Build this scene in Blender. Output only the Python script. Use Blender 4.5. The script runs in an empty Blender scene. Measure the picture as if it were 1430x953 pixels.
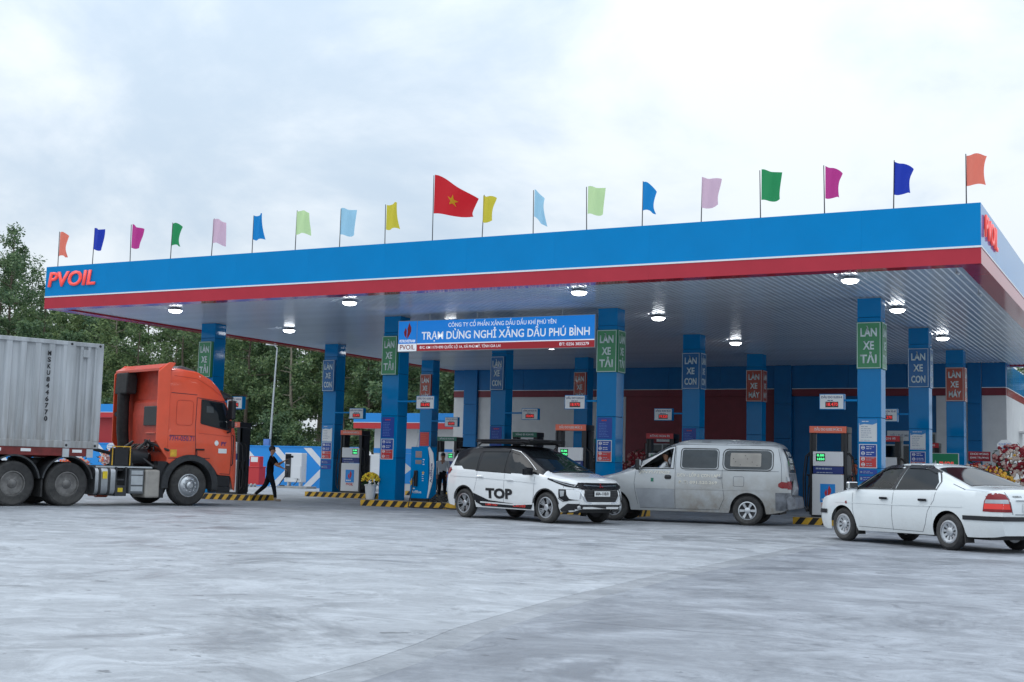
import bpy, bmesh, math, random
from mathutils import Vector, Matrix
from mathutils.bvhtree import BVHTree
from math import sin, cos, pi, radians, sqrt
SC = bpy.context.scene
COL = SC.collection
random.seed(7)

# ------------------------------------------------------------------ camera
H = 1.133
F_PX, W_PX = 1790.0, 1430.0
YAW, PITCH, ROLL = radians(27.523), radians(5.723), radians(1.462)
fw = Vector((-sin(YAW)*cos(PITCH), cos(YAW)*cos(PITCH), sin(PITCH)))
rt = Vector((cos(YAW), sin(YAW), 0)); up = rt.cross(fw)
rt, up = cos(ROLL)*rt + sin(ROLL)*up, -sin(ROLL)*rt + cos(ROLL)*up
cam = bpy.data.cameras.new('camera'); camo = bpy.data.objects.new('camera', cam); COL.objects.link(camo)
camo.matrix_world = Matrix(((rt.x, up.x, -fw.x, 0), (rt.y, up.y, -fw.y, 0), (rt.z, up.z, -fw.z, H), (0, 0, 0, 1)))
cam.sensor_fit = 'HORIZONTAL'; cam.sensor_width = 36; cam.lens = 36*F_PX/W_PX
cam.clip_start = 0.1; cam.clip_end = 3000
SC.camera = camo

# ------------------------------------------------------------------ sky, sun, exposure
SUN_EL, SUN_AZ = radians(52), radians(205)      # azimuth measured from +X, counter-clockwise
w = bpy.data.worlds.new('World'); SC.world = w; w.use_nodes = True
nt = w.node_tree; N = nt.nodes; Lk = nt.links; N.clear()
def nd(t, **k):
    n = N.new(t)
    for a, v in k.items(): setattr(n, a, v)
    return n
def mth(op, a, b=None):
    n = nd('ShaderNodeMath', operation=op)
    for i, q in enumerate((a, b)):
        if q is None: continue
        if isinstance(q, (int, float)): n.inputs[i].default_value = q
        else: Lk.new(q, n.inputs[i])
    return n.outputs[0]
sky = nd('ShaderNodeTexSky', sky_type='NISHITA', sun_disc=False)
sky.sun_elevation = SUN_EL; sky.sun_rotation = pi/2 - SUN_AZ; sky.air_density = 1.0; sky.dust_density = 2.0
tc = nd('ShaderNodeTexCoord'); sep = nd('ShaderNodeSeparateXYZ'); Lk.new(tc.outputs['Generated'], sep.inputs[0])
zc = mth('MAXIMUM', sep.outputs[2], 0.0)
den = mth('ADD', zc, 0.38)
cmb = nd('ShaderNodeCombineXYZ'); Lk.new(mth('DIVIDE', sep.outputs[0], den), cmb.inputs[0]); Lk.new(mth('DIVIDE', sep.outputs[1], den), cmb.inputs[1])
cmb.inputs[2].default_value = 4.1
n1 = nd('ShaderNodeTexNoise'); n1.inputs['Scale'].default_value = 2.1; n1.inputs['Detail'].default_value = 8; n1.inputs['Roughness'].default_value = .56
n1.inputs['Distortion'].default_value = .25
Lk.new(cmb.outputs[0], n1.inputs['Vector'])
rp = nd('ShaderNodeValToRGB'); Lk.new(n1.outputs['Fac'], rp.inputs[0])
rp.color_ramp.interpolation = 'EASE'
rp.color_ramp.elements[0].position = .36; rp.color_ramp.elements[0].color = (6.5, 7.8, 9.2, 1)
rp.color_ramp.elements[1].position = .62; rp.color_ramp.elements[1].color = (9.9, 10.6, 11.2, 1)
# overcast sky: brighter towards the zenith
ov = mth('ADD', mth('MULTIPLY', zc, 1.15), 0.80)
vm = nd('ShaderNodeVectorMath', operation='SCALE'); Lk.new(rp.outputs[0], vm.inputs[0]); Lk.new(ov, vm.inputs['Scale'])
mx = nd('ShaderNodeMixRGB'); mx.inputs[0].default_value = .88
Lk.new(sky.outputs[0], mx.inputs[1]); Lk.new(vm.outputs[0], mx.inputs[2])
bg = nd('ShaderNodeBackground'); bg.inputs[1].default_value = .093; Lk.new(mx.outputs[0], bg.inputs[0])
wo = nd('ShaderNodeOutputWorld'); Lk.new(bg.outputs[0], wo.inputs[0])
sl = bpy.data.lights.new('sun', 'SUN'); sl.energy = 0.6; sl.angle = radians(35); sl.color = (1, .97, .93)
so = bpy.data.objects.new('sun', sl); COL.objects.link(so)
so.rotation_euler = Vector((cos(SUN_EL)*cos(SUN_AZ), cos(SUN_EL)*sin(SUN_AZ), sin(SUN_EL))).to_track_quat('Z', 'Y').to_euler()
so.location = (0, 0, 60)
SC.view_settings.view_transform = 'Standard'; SC.view_settings.look = 'None'
SC.view_settings.exposure = 0.08; SC.view_settings.gamma = 1.0; SC.view_settings.use_curve_mapping = False
SC.render.engine = 'CYCLES'; SC.cycles.use_denoising = True
SC.cycles.max_bounces = 8; SC.cycles.transparent_max_bounces = 12; SC.cycles.sample_clamp_indirect = 6

# ------------------------------------------------------------------ materials
M = {}
def mat(name, col, rough=.5, metal=0, spec=.5, coat=0, var=0, vscale=3, col2=None, bump=0, bscale=40, emit=None, es=1, stretch=None, detail=6, lo=.35, hi=.65, rvar=0):
    m = bpy.data.materials.new(name); m.use_nodes = True
    t = m.node_tree; b = t.nodes['Principled BSDF']
    b.inputs['Base Color'].default_value = (*col, 1); b.inputs['Roughness'].default_value = rough
    b.inputs['Metallic'].default_value = metal; b.inputs['Specular IOR Level'].default_value = spec
    b.inputs['Coat Weight'].default_value = coat; b.inputs['Coat Roughness'].default_value = .06
    if emit:
        b.inputs['Emission Color'].default_value = (*emit, 1); b.inputs['Emission Strength'].default_value = es
    co = t.nodes.new('ShaderNodeTexCoord'); src = co.outputs['Object']
    if stretch:
        mp = t.nodes.new('ShaderNodeMapping'); mp.inputs['Scale'].default_value = stretch; t.links.new(src, mp.inputs[0]); src = mp.outputs[0]
    if var or col2:
        n = t.nodes.new('ShaderNodeTexNoise'); n.inputs['Scale'].default_value = vscale; n.inputs['Detail'].default_value = detail; n.inputs['Roughness'].default_value = .6
        t.links.new(src, n.inputs['Vector'])
        r = t.nodes.new('ShaderNodeValToRGB'); t.links.new(n.outputs['Fac'], r.inputs[0])
        c2 = col2 if col2 else tuple(min(1, c*(1+var)) for c in col)
        c1 = col if col2 else tuple(c*(1-var) for c in col)
        r.color_ramp.elements[0].position = lo; r.color_ramp.elements[0].color = (*c1, 1)
        r.color_ramp.elements[1].position = hi; r.color_ramp.elements[1].color = (*c2, 1)
        t.links.new(r.outputs[0], b.inputs['Base Color'])
        if rvar:
            q = t.nodes.new('ShaderNodeMapRange'); q.inputs['To Min'].default_value = rough-rvar; q.inputs['To Max'].default_value = rough+rvar
            t.links.new(n.outputs['Fac'], q.inputs[0]); t.links.new(q.outputs[0], b.inputs['Roughness'])
    if bump:
        n = t.nodes.new('ShaderNodeTexNoise'); n.inputs['Scale'].default_value = bscale; n.inputs['Detail'].default_value = 4
        t.links.new(src, n.inputs['Vector'])
        bp = t.nodes.new('ShaderNodeBump'); bp.inputs['Strength'].default_value = bump; bp.inputs['Distance'].default_value = .02
        t.links.new(n.outputs['Fac'], bp.inputs['Height']); t.links.new(bp.outputs[0], b.inputs['Normal'])
    M[name] = m
    return m
def dirt(m, col, z0, z1, amt=.8, scale=3.0, xg=None, stretch=None):
    """road dirt that clings to the lower part of a thing and thins out upwards (object height)"""
    t = m.node_tree; b = t.nodes['Principled BSDF']; inp = b.inputs['Base Color']
    co = t.nodes.new('ShaderNodeTexCoord'); s = t.nodes.new('ShaderNodeSeparateXYZ'); t.links.new(co.outputs['Object'], s.inputs[0])
    n = t.nodes.new('ShaderNodeTexNoise'); n.inputs['Scale'].default_value = scale; n.inputs['Detail'].default_value = 8; n.inputs['Roughness'].default_value = .65
    if stretch:
        mp = t.nodes.new('ShaderNodeMapping'); mp.inputs['Scale'].default_value = stretch; t.links.new(co.outputs['Object'], mp.inputs[0]); t.links.new(mp.outputs[0], n.inputs['Vector'])
    else: t.links.new(co.outputs['Object'], n.inputs['Vector'])
    a = t.nodes.new('ShaderNodeMapRange'); a.inputs['From Min'].default_value = z1; a.inputs['From Max'].default_value = z0
    t.links.new(s.outputs[2], a.inputs[0])
    mu = t.nodes.new('ShaderNodeMath'); mu.operation = 'MULTIPLY'
    r2 = t.nodes.new('ShaderNodeMapRange'); r2.inputs['From Min'].default_value = .3; r2.inputs['From Max'].default_value = .62; r2.inputs['To Max'].default_value = amt
    t.links.new(n.outputs['Fac'], r2.inputs[0]); t.links.new(a.outputs[0], mu.inputs[0]); t.links.new(r2.outputs[0], mu.inputs[1])
    if xg:
        g = t.nodes.new('ShaderNodeMapRange'); g.inputs['From Min'].default_value = xg[0]; g.inputs['From Max'].default_value = xg[1]; g.inputs['To Min'].default_value = .25; t.links.new(s.outputs[0], g.inputs[0])
        m3 = t.nodes.new('ShaderNodeMath'); m3.operation = 'MULTIPLY'; t.links.new(mu.outputs[0], m3.inputs[0]); t.links.new(g.outputs[0], m3.inputs[1]); mu = m3
    x = t.nodes.new('ShaderNodeMixRGB'); x.inputs[2].default_value = (*col, 1); t.links.new(mu.outputs[0], x.inputs[0])
    if inp.links: t.links.new(inp.links[0].from_socket, x.inputs[1])
    else: x.inputs[1].default_value = inp.default_value[:]
    t.links.new(x.outputs[0], inp)
    rr = t.nodes.new('ShaderNodeMapRange'); rr.inputs['To Min'].default_value = b.inputs['Roughness'].default_value; rr.inputs['To Max'].default_value = .75
    t.links.new(mu.outputs[0], rr.inputs[0]); t.links.new(rr.outputs[0], b.inputs['Roughness'])
def two_sided_leaf(name, c1, c2):
    m = bpy.data.materials.new(name); m.use_nodes = True; t = m.node_tree; t.nodes.clear()
    oi = t.nodes.new('ShaderNodeNewGeometry')
    r = t.nodes.new('ShaderNodeValToRGB'); t.links.new(oi.outputs['Random Per Island'], r.inputs[0])
    r.color_ramp.elements[0].color = (*c1, 1); r.color_ramp.elements[1].color = (*c2, 1)
    d = t.nodes.new('ShaderNodeBsdfPrincipled'); d.inputs['Roughness'].default_value = .45; d.inputs['Specular IOR Level'].default_value = .4
    tr = t.nodes.new('ShaderNodeBsdfTranslucent'); t.links.new(r.outputs[0], d.inputs['Base Color']); t.links.new(r.outputs[0], tr.inputs[0])
    x = t.nodes.new('ShaderNodeMixShader'); x.inputs[0].default_value = .3; t.links.new(d.outputs[0], x.inputs[1]); t.links.new(tr.outputs[0], x.inputs[2])
    o = t.nodes.new('ShaderNodeOutputMaterial'); t.links.new(x.outputs[0], o.inputs[0]); M[name] = m
def clear_glass(name, tint, fac=.85):
    m = bpy.data.materials.new(name); m.use_nodes = True; t = m.node_tree; t.nodes.clear()
    a = t.nodes.new('ShaderNodeBsdfTransparent'); a.inputs[0].default_value = (*tint, 1)
    g = t.nodes.new('ShaderNodeBsdfGlossy'); g.inputs['Roughness'].default_value = .03
    f = t.nodes.new('ShaderNodeFresnel'); f.inputs[0].default_value = 1.5
    x = t.nodes.new('ShaderNodeMixShader'); t.links.new(f.outputs[0], x.inputs[0]); t.links.new(a.outputs[0], x.inputs[1]); t.links.new(g.outputs[0], x.inputs[2])
    o = t.nodes.new('ShaderNodeOutputMaterial'); t.links.new(x.outputs[0], o.inputs[0]); M[name] = m

mat('blue', (.0, .235, .57), .07, spec=.12, var=.05, vscale=.6, bump=.012, bscale=1.2)
mat('blue_col', (.0, .22, .53), .08, spec=.25, var=.06, vscale=1.0, bump=.015, bscale=1.6)
mat('blue_wall', (.002, .14, .36), .35, spec=.3, var=.06)
mat('navy', (.01, .03, .18), .35)
mat('bright_blue', (.01, .27, .72), .4)
mat('red', (.47, .04, .06), .09, spec=.15, var=.06, vscale=1)
mat('letter_red', (.85, .08, .07), .3, emit=(1, .09, .07), es=.35)
mat('red_paint', (.55, .03, .035), .4)
mat('dark_red_wall', (.20, .018, .03), .45, var=.08)
mat('white', (.74, .76, .78), .35, coat=.2, var=.03)
mat('white_wall', (.66, .66, .65), .55, var=.05, vscale=2, bump=.03)
mat('white_trim', (.82, .84, .86), .35)
mat('plate_white', (.78, .80, .80), .4)
mat('black', (.012, .013, .016), .4)
mat('black_gloss', (.008, .009, .012), .2, spec=.3)
mat('gap', (.01, .02, .04), .8)
mat('dark_metal', (.045, .048, .052), .5, metal=.3, var=.25, vscale=6)
mat('steel', (.42, .44, .46), .35, metal=.9, var=.12, vscale=5)
mat('galv', (.50, .53, .55), .45, metal=.4, var=.1, vscale=4)
mat('soffit', (.64, .71, .79), .21, metal=.12, spec=.6, var=.05, vscale=1.2, rvar=.04)
mat('lamp_lens', (.9, .92, .95), .3, emit=(.93, .97, 1.0), es=13)
mat('green_plate', (.035, .26, .10), .35, coat=.2)
mat('blue_plate', (.006, .14, .38), .35, coat=.2)
mat('orange_plate', (.44, .07, .04), .35, coat=.2)
mat('plate_text', (.72, .82, .82), .45)
mat('orange_head', (.78, .16, .09), .35)
mat('green_head', (.015, .16, .10), .35)
mat('red_head', (.50, .02, .03), .35)
mat('yellow', (.72, .42, .04), .5, var=.2, vscale=8)
mat('stripe_black', (.02, .02, .02), .6, var=.3, vscale=8)
mat('kerb', (.33, .33, .32), .8, var=.15, bump=.15)
mat('led_black', (.01, .008, .008), .3)
mat('led_red', (.5, .02, .02), .4, emit=(1, .05, .05), es=.9)
mat('led_green', (.02, .6, .1), .4, emit=(.10, 1, .35), es=1.6)
mat('sign_blue', (.005, .16, .60), .3, emit=(.01, .28, .88), es=.42)
mat('sign_red', (.45, .02, .03), .3, emit=(.50, .02, .035), es=.25)
mat('sign_white', (.8, .85, .9), .3, emit=(.85, .92, 1), es=.5)
mat('poster_blue', (.01, .06, .35), .35)
mat('poster_red', (.60, .04, .04), .35)
mat('poster_sky', (.03, .25, .60), .35)
mat('print_grey', (.35, .40, .48), .5)
mat('print_blue', (.12, .25, .60), .5)
mat('rubber', (.022, .022, .023), .75, var=.3, vscale=9, bump=.15)
dirt(M['rubber'], (.14, .135, .125), -.6, .6, .55, 6)
mat('rim_alloy', (.55, .57, .59), .3, metal=.8)
mat('rim_dirty', (.17, .165, .16), .5, metal=.5, var=.3, vscale=7)
mat('rim_dark', (.06, .06, .065), .35, metal=.6)
mat('car_white', (.80, .82, .83), .16, coat=.9)
dirt(M['car_white'], (.42, .40, .37), .1, .75, .35)
mat('sedan_white', (.72, .76, .77), .2, coat=.7)
dirt(M['sedan_white'], (.40, .38, .35), .1, .7, .35)
mat('silver', (.47, .495, .51), .30, metal=.3, coat=.5, var=.05, vscale=2)
dirt(M['silver'], (.27, .235, .19), .30, 1.45, 1.0, 2.4, (.6, -.4))
mat('silver_dark', (.34, .36, .385), .42, metal=.25, coat=.3, var=.1, vscale=3)
mat('tail_grey', (.16, .17, .19), .5, metal=.2, var=.35, vscale=6)
mat('glass_dark', (.010, .013, .016), .04, spec=.3)
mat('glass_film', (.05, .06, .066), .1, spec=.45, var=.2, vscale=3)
clear_glass('glass_clear', (.55, .62, .62))
clear_glass('glass_pane', (.45, .52, .55))
mat('chrome', (.75, .77, .8), .08, metal=1)
mat('lamp_red', (.22, .008, .012), .12, spec=.5)
mat('lamp_red_lit', (.5, .02, .02), .15, emit=(1, .10, .06), es=.22)
mat('lamp_clear', (.40, .42, .44), .1, metal=.5)
mat('truck_orange', (.84, .095, .035), .32, coat=.35, var=.06, vscale=1.5)
dirt(M['truck_orange'], (.35, .16, .10), .6, 2.6, .35, 2)
mat('truck_orange_dull', (.55, .06, .03), .45, var=.15, vscale=3)
mat('purple_text', (.07, .03, .16), .5)
mat('container', (.34, .36, .375), .6, var=.12, vscale=1.4, col2=(.50, .525, .55), stretch=(4, 4, .22), lo=.34, hi=.62, detail=10)
dirt(M['container'], (.16, .13, .10), -.2, 1.6, .75, 1.5, None, (5, 5, .5))
dirt(M['container'], (.09, .09, .095), 3.0, 1.9, .75, .9, (-1.2, -.1), (2, 2, .8))
mat('trailer_red', (.16, .018, .016), .55, var=.3, vscale=4)
mat('faded_print', (.72, .69, .60), .6, var=.2, vscale=20)
mat('beige_box', (.34, .32, .29), .6, var=.15)
mat('grey_box', (.12, .13, .14), .55, var=.2, vscale=5)
mat('skin', (.42, .22, .14), .5); mat('hair', (.012, .010, .010), .5)
mat('cloth_black', (.008, .008, .010), .9, spec=.1); mat('cloth_jean', (.012, .013, .018), .9, spec=.1)
mat('shirt_white', (.62, .64, .66), .75); mat('shoe_tan', (.35, .28, .22), .7)
mat('bark', (.13, .10, .075), .85, var=.3, vscale=6, stretch=(6, 6, .8), bump=.3)
mat('bark_pale', (.30, .26, .20), .85, var=.25, vscale=6, stretch=(6, 6, .8), bump=.2)
two_sided_leaf('leaf_a', (.055, .12, .055), (.26, .35, .15))
two_sided_leaf('leaf_b', (.045, .105, .055), (.20, .29, .135))
two_sided_leaf('leaf_c', (.075, .14, .06), (.28, .36, .15))
two_sided_leaf('leaf_dark', (.01, .05, .012), (.03, .10, .03))
mat('fl_red', (.26, .008, .02), .6, var=.3); mat('fl_yellow', (.75, .42, .04), .6, var=.2); mat('fl_white', (.62, .50, .44), .6, var=.1)
mat('fl_pink', (.50, .24, .22), .6, var=.2); mat('fl_orange', (.75, .16, .06), .6, var=.2); mat('fl_mum', (.80, .60, .03), .6, var=.2)
mat('green_board', (.02, .28, .12), .4)
mat('plastic_white', (.72, .73, .74), .4)
mat('earth', (.10, .11, .06), .9, var=.3, vscale=.2, bump=.3)

# concrete
def concrete(name, c1, c2, stain, joint=False):
    m = bpy.data.materials.new(name); m.use_nodes = True; t = m.node_tree; b = t.nodes['Principled BSDF']
    co = t.nodes.new('ShaderNodeTexCoord')
    def noise(scale, detail, rough=.6, st=(1, 1, 1), rot=0, dist=0):
        mp = t.nodes.new('ShaderNodeMapping'); mp.inputs['Scale'].default_value = st; mp.inputs['Rotation'].default_value = (0, 0, rot)
        t.links.new(co.outputs['Object'], mp.inputs[0])
        n = t.nodes.new('ShaderNodeTexNoise'); n.inputs['Scale'].default_value = scale; n.inputs['Detail'].default_value = detail; n.inputs['Roughness'].default_value = rough
        n.inputs['Distortion'].default_value = dist
        t.links.new(mp.outputs[0], n.inputs['Vector']); return n.outputs['Fac']
    def ramp(f, p0, p1, c0=(0, 0, 0, 1), c1=(1, 1, 1, 1)):
        r = t.nodes.new('ShaderNodeValToRGB'); t.links.new(f, r.inputs[0])
        r.color_ramp.elements[0].position = p0; r.color_ramp.elements[1].position = p1
        r.color_ramp.elements[0].color = c0; r.color_ramp.elements[1].color = c1; return r.outputs[0]
    def mix(f, a, c, k=1.0, mode='MIX'):
        x = t.nodes.new('ShaderNodeMixRGB'); x.blend_type = mode
        if k != 1.0:
            mm = t.nodes.new('ShaderNodeMath'); mm.operation = 'MULTIPLY'; mm.inputs[1].default_value = k; t.links.new(f, mm.inputs[0]); f = mm.outputs[0]
        t.links.new(f, x.inputs[0])
        for i, q in ((1, a), (2, c)):
            if isinstance(q, tuple): x.inputs[i].default_value = (*q, 1)
            else: t.links.new(q, x.inputs[i])
        return x.outputs[0]
    base = ramp(noise(.30, 12, .74, dist=.5), .30, .70, (*c1, 1), (*c2, 1))
    fine = ramp(noise(14, 8, .75), .30, .75)
    base = mix(fine, base, tuple(c*.66 for c in c1), .50)
    grit = ramp(noise(55, 4, .7), .58, .72)
    base = mix(grit, base, tuple(c*.5 for c in c1), .55)
    sw = noise(1.3, 11, .76, (1, 1.25, 1), .6, 1.0)             # paler laitance left by the trowel
    base = mix(ramp(sw, .46, .64), base, tuple(min(1, c*1.28) for c in c2), .62)
    br = noise(2.2, 6, .68, (.55, 1.5, 1), .9, .8)             # broom strokes
    base = mix(ramp(br, .50, .68), base, tuple(min(1, c*1.16) for c in c2), .30)
    damp = noise(.42, 13, .78, (1, 1, 1), -.2, .8)            # damp and oily patches
    dm = ramp(damp, .52, .61)
    base = mix(dm, base, stain, .70)
    d2 = ramp(noise(1.7, 11, .78, (1, 1.1, 1), .3, .7), .56, .63)
    base = mix(d2, base, stain, .62)
    sk = ramp(noise(.5, 6, .72, (.35, 1.6, 1), .12, .5), .61, .68)  # tyre drag marks along the lanes
    base = mix(sk, base, tuple(c*.75 for c in stain), .50)
    xy = t.nodes.new('ShaderNodeSeparateXYZ'); t.links.new(co.outputs['Object'], xy.inputs[0])
    def mrange(v, a0, a1, o0=0.0, o1=1.0):
        q = t.nodes.new('ShaderNodeMapRange'); q.inputs['From Min'].default_value = a0; q.inputs['From Max'].default_value = a1; q.inputs['To Min'].default_value = o0; q.inputs['To Max'].default_value = o1
        t.links.new(v, q.inputs[0]); return q.outputs[0]
    def mm_(op, a0, a1):
        q = t.nodes.new('ShaderNodeMath'); q.operation = op
        for i, v in enumerate((a0, a1)):
            if isinstance(v, (int, float)): q.inputs[i].default_value = v
            else: t.links.new(v, q.inputs[i])
        return q.outputs[0]
    # wheel dirt and damp where vehicles pull in and out of the lanes
    lane = mm_('MULTIPLY', mrange(xy.outputs[1], 10, 23), ramp(noise(.7, 10, .75, (.8, 1.2, 1), .2, 1.0), .47, .60))
    base = mix(lane, base, stain, .62)
    if joint:                                                  # dirt swept up against the pour joint
        d = mm_('ADD', xy.outputs[0], mm_('MULTIPLY', xy.outputs[1], .05))
        jm = mm_('MULTIPLY', mrange(d, -.4, -3.9), ramp(noise(.8, 9, .7, dist=.8), .36, .60))
        base = mix(jm, base, stain, .75)
    scr = ramp(noise(1.6, 5, .6, (.10, 3.4, 1), -.15, .3), .655, .69)   # scuffs and drag scratches
    base = mix(scr, base, tuple(c*.6 for c in stain), .42)
    dots = ramp(noise(7.5, 3, .5), .70, .735)
    base = mix(dots, base, tuple(c*.5 for c in stain), .55)
    sp = ramp(noise(2.6, 4, .55), .68, .72)                    # drips
    base = mix(sp, base, tuple(c*.45 for c in stain), .7)
    t.links.new(base, b.inputs['Base Color'])
    r = t.nodes.new('ShaderNodeMapRange'); r.inputs['To Min'].default_value = .62; r.inputs['To Max'].default_value = .36; t.links.new(dm, r.inputs[0])
    t.links.new(r.outputs[0], b.inputs['Roughness'])
    bp = t.nodes.new('ShaderNodeBump'); bp.inputs['Strength'].default_value = .4; bp.inputs['Distance'].default_value = .01
    t.links.new(noise(30, 5, .7), bp.inputs['Height']); t.links.new(bp.outputs[0], b.inputs['Normal'])
    M[name] = m
concrete('concrete_light', (.285, .30, .325), (.435, .46, .49), (.165, .175, .19))
concrete('concrete_grey', (.225, .24, .27), (.385, .41, .45), (.13, .14, .16), True)
concrete('concrete_strip', (.22, .235, .255), (.34, .355, .38), (.15, .16, .175))

# ------------------------------------------------------------------ mesh helpers
class B:
    def __init__(s): s.v = []; s.f = []; s.m = []
    def add(s, vs, fs, mi=0):
        o = len(s.v); s.v += [tuple(q) for q in vs]
        s.f += [tuple(i+o for i in q) for q in fs]; s.m += [mi]*len(fs); return s
    def box(s, x0, x1, y0, y1, z0, z1, mi=0):
        return s.add([(x0, y0, z0), (x1, y0, z0), (x1, y1, z0), (x0, y1, z0), (x0, y0, z1), (x1, y0, z1), (x1, y1, z1), (x0, y1, z1)],
                     [(0, 3, 2, 1), (4, 5, 6, 7), (0, 1, 5, 4), (1, 2, 6, 5), (2, 3, 7, 6), (3, 0, 4, 7)], mi)
    def prism(s, pts, a0, a1, ax='y', mi=0):
        """polygon pts extruded from a0 to a1; ax y: pts are (x,z); ax x: pts (y,z); ax z: pts (x,y)"""
        def P(p, a): return {'y': (p[0], a, p[1]), 'x': (a, p[0], p[1]), 'z': (p[0], p[1], a)}[ax]
        n = len(pts)
        return s.add([P(p, a0) for p in pts]+[P(p, a1) for p in pts],
                     [tuple(range(n)), tuple(range(2*n-1, n-1, -1))]+[(i, (i+1) % n, n+(i+1) % n, n+i) for i in range(n)], mi)
    def tube(s, pts, r, n=8, mi=0, cap=True):
        pts = [Vector(p) for p in pts]; rs = r if isinstance(r, (list, tuple)) else [r]*len(pts)
        o = []; prev = None
        for i, p in enumerate(pts):
            d = (pts[min(i+1, len(pts)-1)]-pts[max(i-1, 0)]).normalized()
            a = prev if prev is not None else (Vector((0, 0, 1)) if abs(d.z) < .9 else Vector((1, 0, 0)))
            b = d.cross(a).normalized(); a = b.cross(d).normalized(); prev = a
            for k in range(n): o.append(p+rs[i]*(cos(2*pi*k/n)*a+sin(2*pi*k/n)*b))
        fs = [(i*n+k, i*n+(k+1) % n, (i+1)*n+(k+1) % n, (i+1)*n+k) for i in range(len(pts)-1) for k in range(n)]
        if cap: fs += [tuple(range(n-1, -1, -1)), tuple(range((len(pts)-1)*n, len(pts)*n))]
        return s.add(o, fs, mi)
    def lathe(s, prof, ax='z', c=(0, 0, 0), n=24, mi=0, close=False):
        """prof: (radius, height) pairs around axis ax"""
        o = []
        for r, h in prof:
            for k in range(n):
                a = 2*pi*k/n; u, q = r*cos(a), r*sin(a)
                p = {'z': (u, q, h), 'y': (u, h, q), 'x': (h, u, q)}[ax]; o.append((p[0]+c[0], p[1]+c[1], p[2]+c[2]))
        m = len(prof); rg = range(m if close else m-1)
        fs = [(i*n+k, i*n+(k+1) % n, ((i+1) % m)*n+(k+1) % n, ((i+1) % m)*n+k) for i in rg for k in range(n)]
        if not close:
            if prof[0][0] > 1e-6: fs.append(tuple(range(n-1, -1, -1)))
            if prof[-1][0] > 1e-6: fs.append(tuple(range((m-1)*n, m*n)))
        return s.add(o, fs, mi)
    def blob(s, c, r, n=6, mi=0, sq=(1, 1, 1)):
        c = Vector(c); o = []; fs = []
        rows = max(3, n//2+1)
        for i in range(1, rows):
            a = pi*i/rows
            for k in range(n):
                b = 2*pi*k/n; o.append((c.x+r*sq[0]*sin(a)*cos(b), c.y+r*sq[1]*sin(a)*sin(b), c.z+r*sq[2]*cos(a)))
        t = len(o); o += [(c.x, c.y, c.z+r*sq[2]), (c.x, c.y, c.z-r*sq[2])]
        for i in range(rows-2):
            for k in range(n): fs.append((i*n+k, (i+1)*n+k, (i+1)*n+(k+1) % n, i*n+(k+1) % n))
        for k in range(n):
            fs.append((t, k, (k+1) % n)); fs.append((t+1, (rows-2)*n+(k+1) % n, (rows-2)*n+k))
        return s.add(o, fs, mi)
    def mesh(s, name, mats, smooth=0, bevel=0):
        me = bpy.data.meshes.new(name); me.from_pydata(s.v, [], s.f)
        for q in (mats if isinstance(mats, (list, tuple)) else [mats]): me.materials.append(M[q] if isinstance(q, str) else q)
        me.polygons.foreach_set('material_index', s.m)
        bm = bmesh.new(); bm.from_mesh(me)
        bmesh.ops.recalc_face_normals(bm, faces=bm.faces)
        if bevel:
            es = [e for e in bm.edges if len(e.link_faces) == 2 and e.calc_face_angle(0) > .6]
            bmesh.ops.bevel(bm, geom=es, offset=bevel, segments=2 if bevel > .012 else 1, profile=.5, affect='EDGES', clamp_overlap=True)
        bm.to_mesh(me); bm.free()
        if smooth:
            me.polygons.foreach_set('use_smooth', [True]*len(me.polygons)); me.set_sharp_from_angle(angle=radians(smooth))
        me.update(); return me
    def obj(s, name, mats, parent=None, loc=(0, 0, 0), rot=(0, 0, 0), smooth=0, bevel=0):
        return put(name, s.mesh(name, mats, smooth, bevel), parent, loc, rot)
def put(name, me, parent=None, loc=(0, 0, 0), rot=(0, 0, 0)):
    o = bpy.data.objects.new(name, me); COL.objects.link(o); o.parent = parent
    o.location = loc; o.rotation_euler = rot if not isinstance(rot, (int, float)) else (0, 0, rot); return o
def thing(name, label, cat, loc=(0, 0, 0), rz=0, group=None):
    return tag(put(name, None, None, loc, (0, 0, rz)), label, cat, group)
def tag(o, label, cat, group=None):
    o['label'] = label; o['category'] = cat
    if group: o['group'] = group
    return o
def struct(o): o['kind'] = 'structure'; return o
def stuff(o): o['kind'] = 'stuff'; return o
_tc = {}
def text_mesh(body, bold=0.0, cond=1.0, size=1.0, extrude=0, shear=0, matname='white', align='CENTER'):
    k = (body, bold, cond, size, extrude, shear, matname, align)
    if k in _tc: return _tc[k]
    c = bpy.data.curves.new('t', 'FONT'); c.body = body; c.size = 1; c.align_x = align; c.align_y = 'CENTER'
    c.offset = bold; c.extrude = 0; c.shear = shear; c.resolution_u = 3
    o = bpy.data.objects.new('t', c)
    me0 = bpy.data.meshes.new_from_object(o)
    bpy.data.objects.remove(o)
    bm = bmesh.new(); bm.from_mesh(me0); bpy.data.meshes.remove(me0)
    bmesh.ops.scale(bm, vec=(size*cond, size, 1), verts=bm.verts)
    if extrude:
        r = bmesh.ops.extrude_face_region(bm, geom=bm.faces[:]); bmesh.ops.translate(bm, vec=(0, 0, extrude), verts=[q for q in r['geom'] if isinstance(q, bmesh.types.BMVert)])
        bmesh.ops.recalc_face_normals(bm, faces=bm.faces)
    me = bpy.data.meshes.new('lettering'); bm.to_mesh(me); bm.free(); me.materials.append(M[matname]); _tc[k] = me
    return me
FRONT = (pi/2, 0, 0)            # text lying in X, standing in Z, facing -Y
RIGHT = (pi/2, 0, pi/2)         # facing +X
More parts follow.
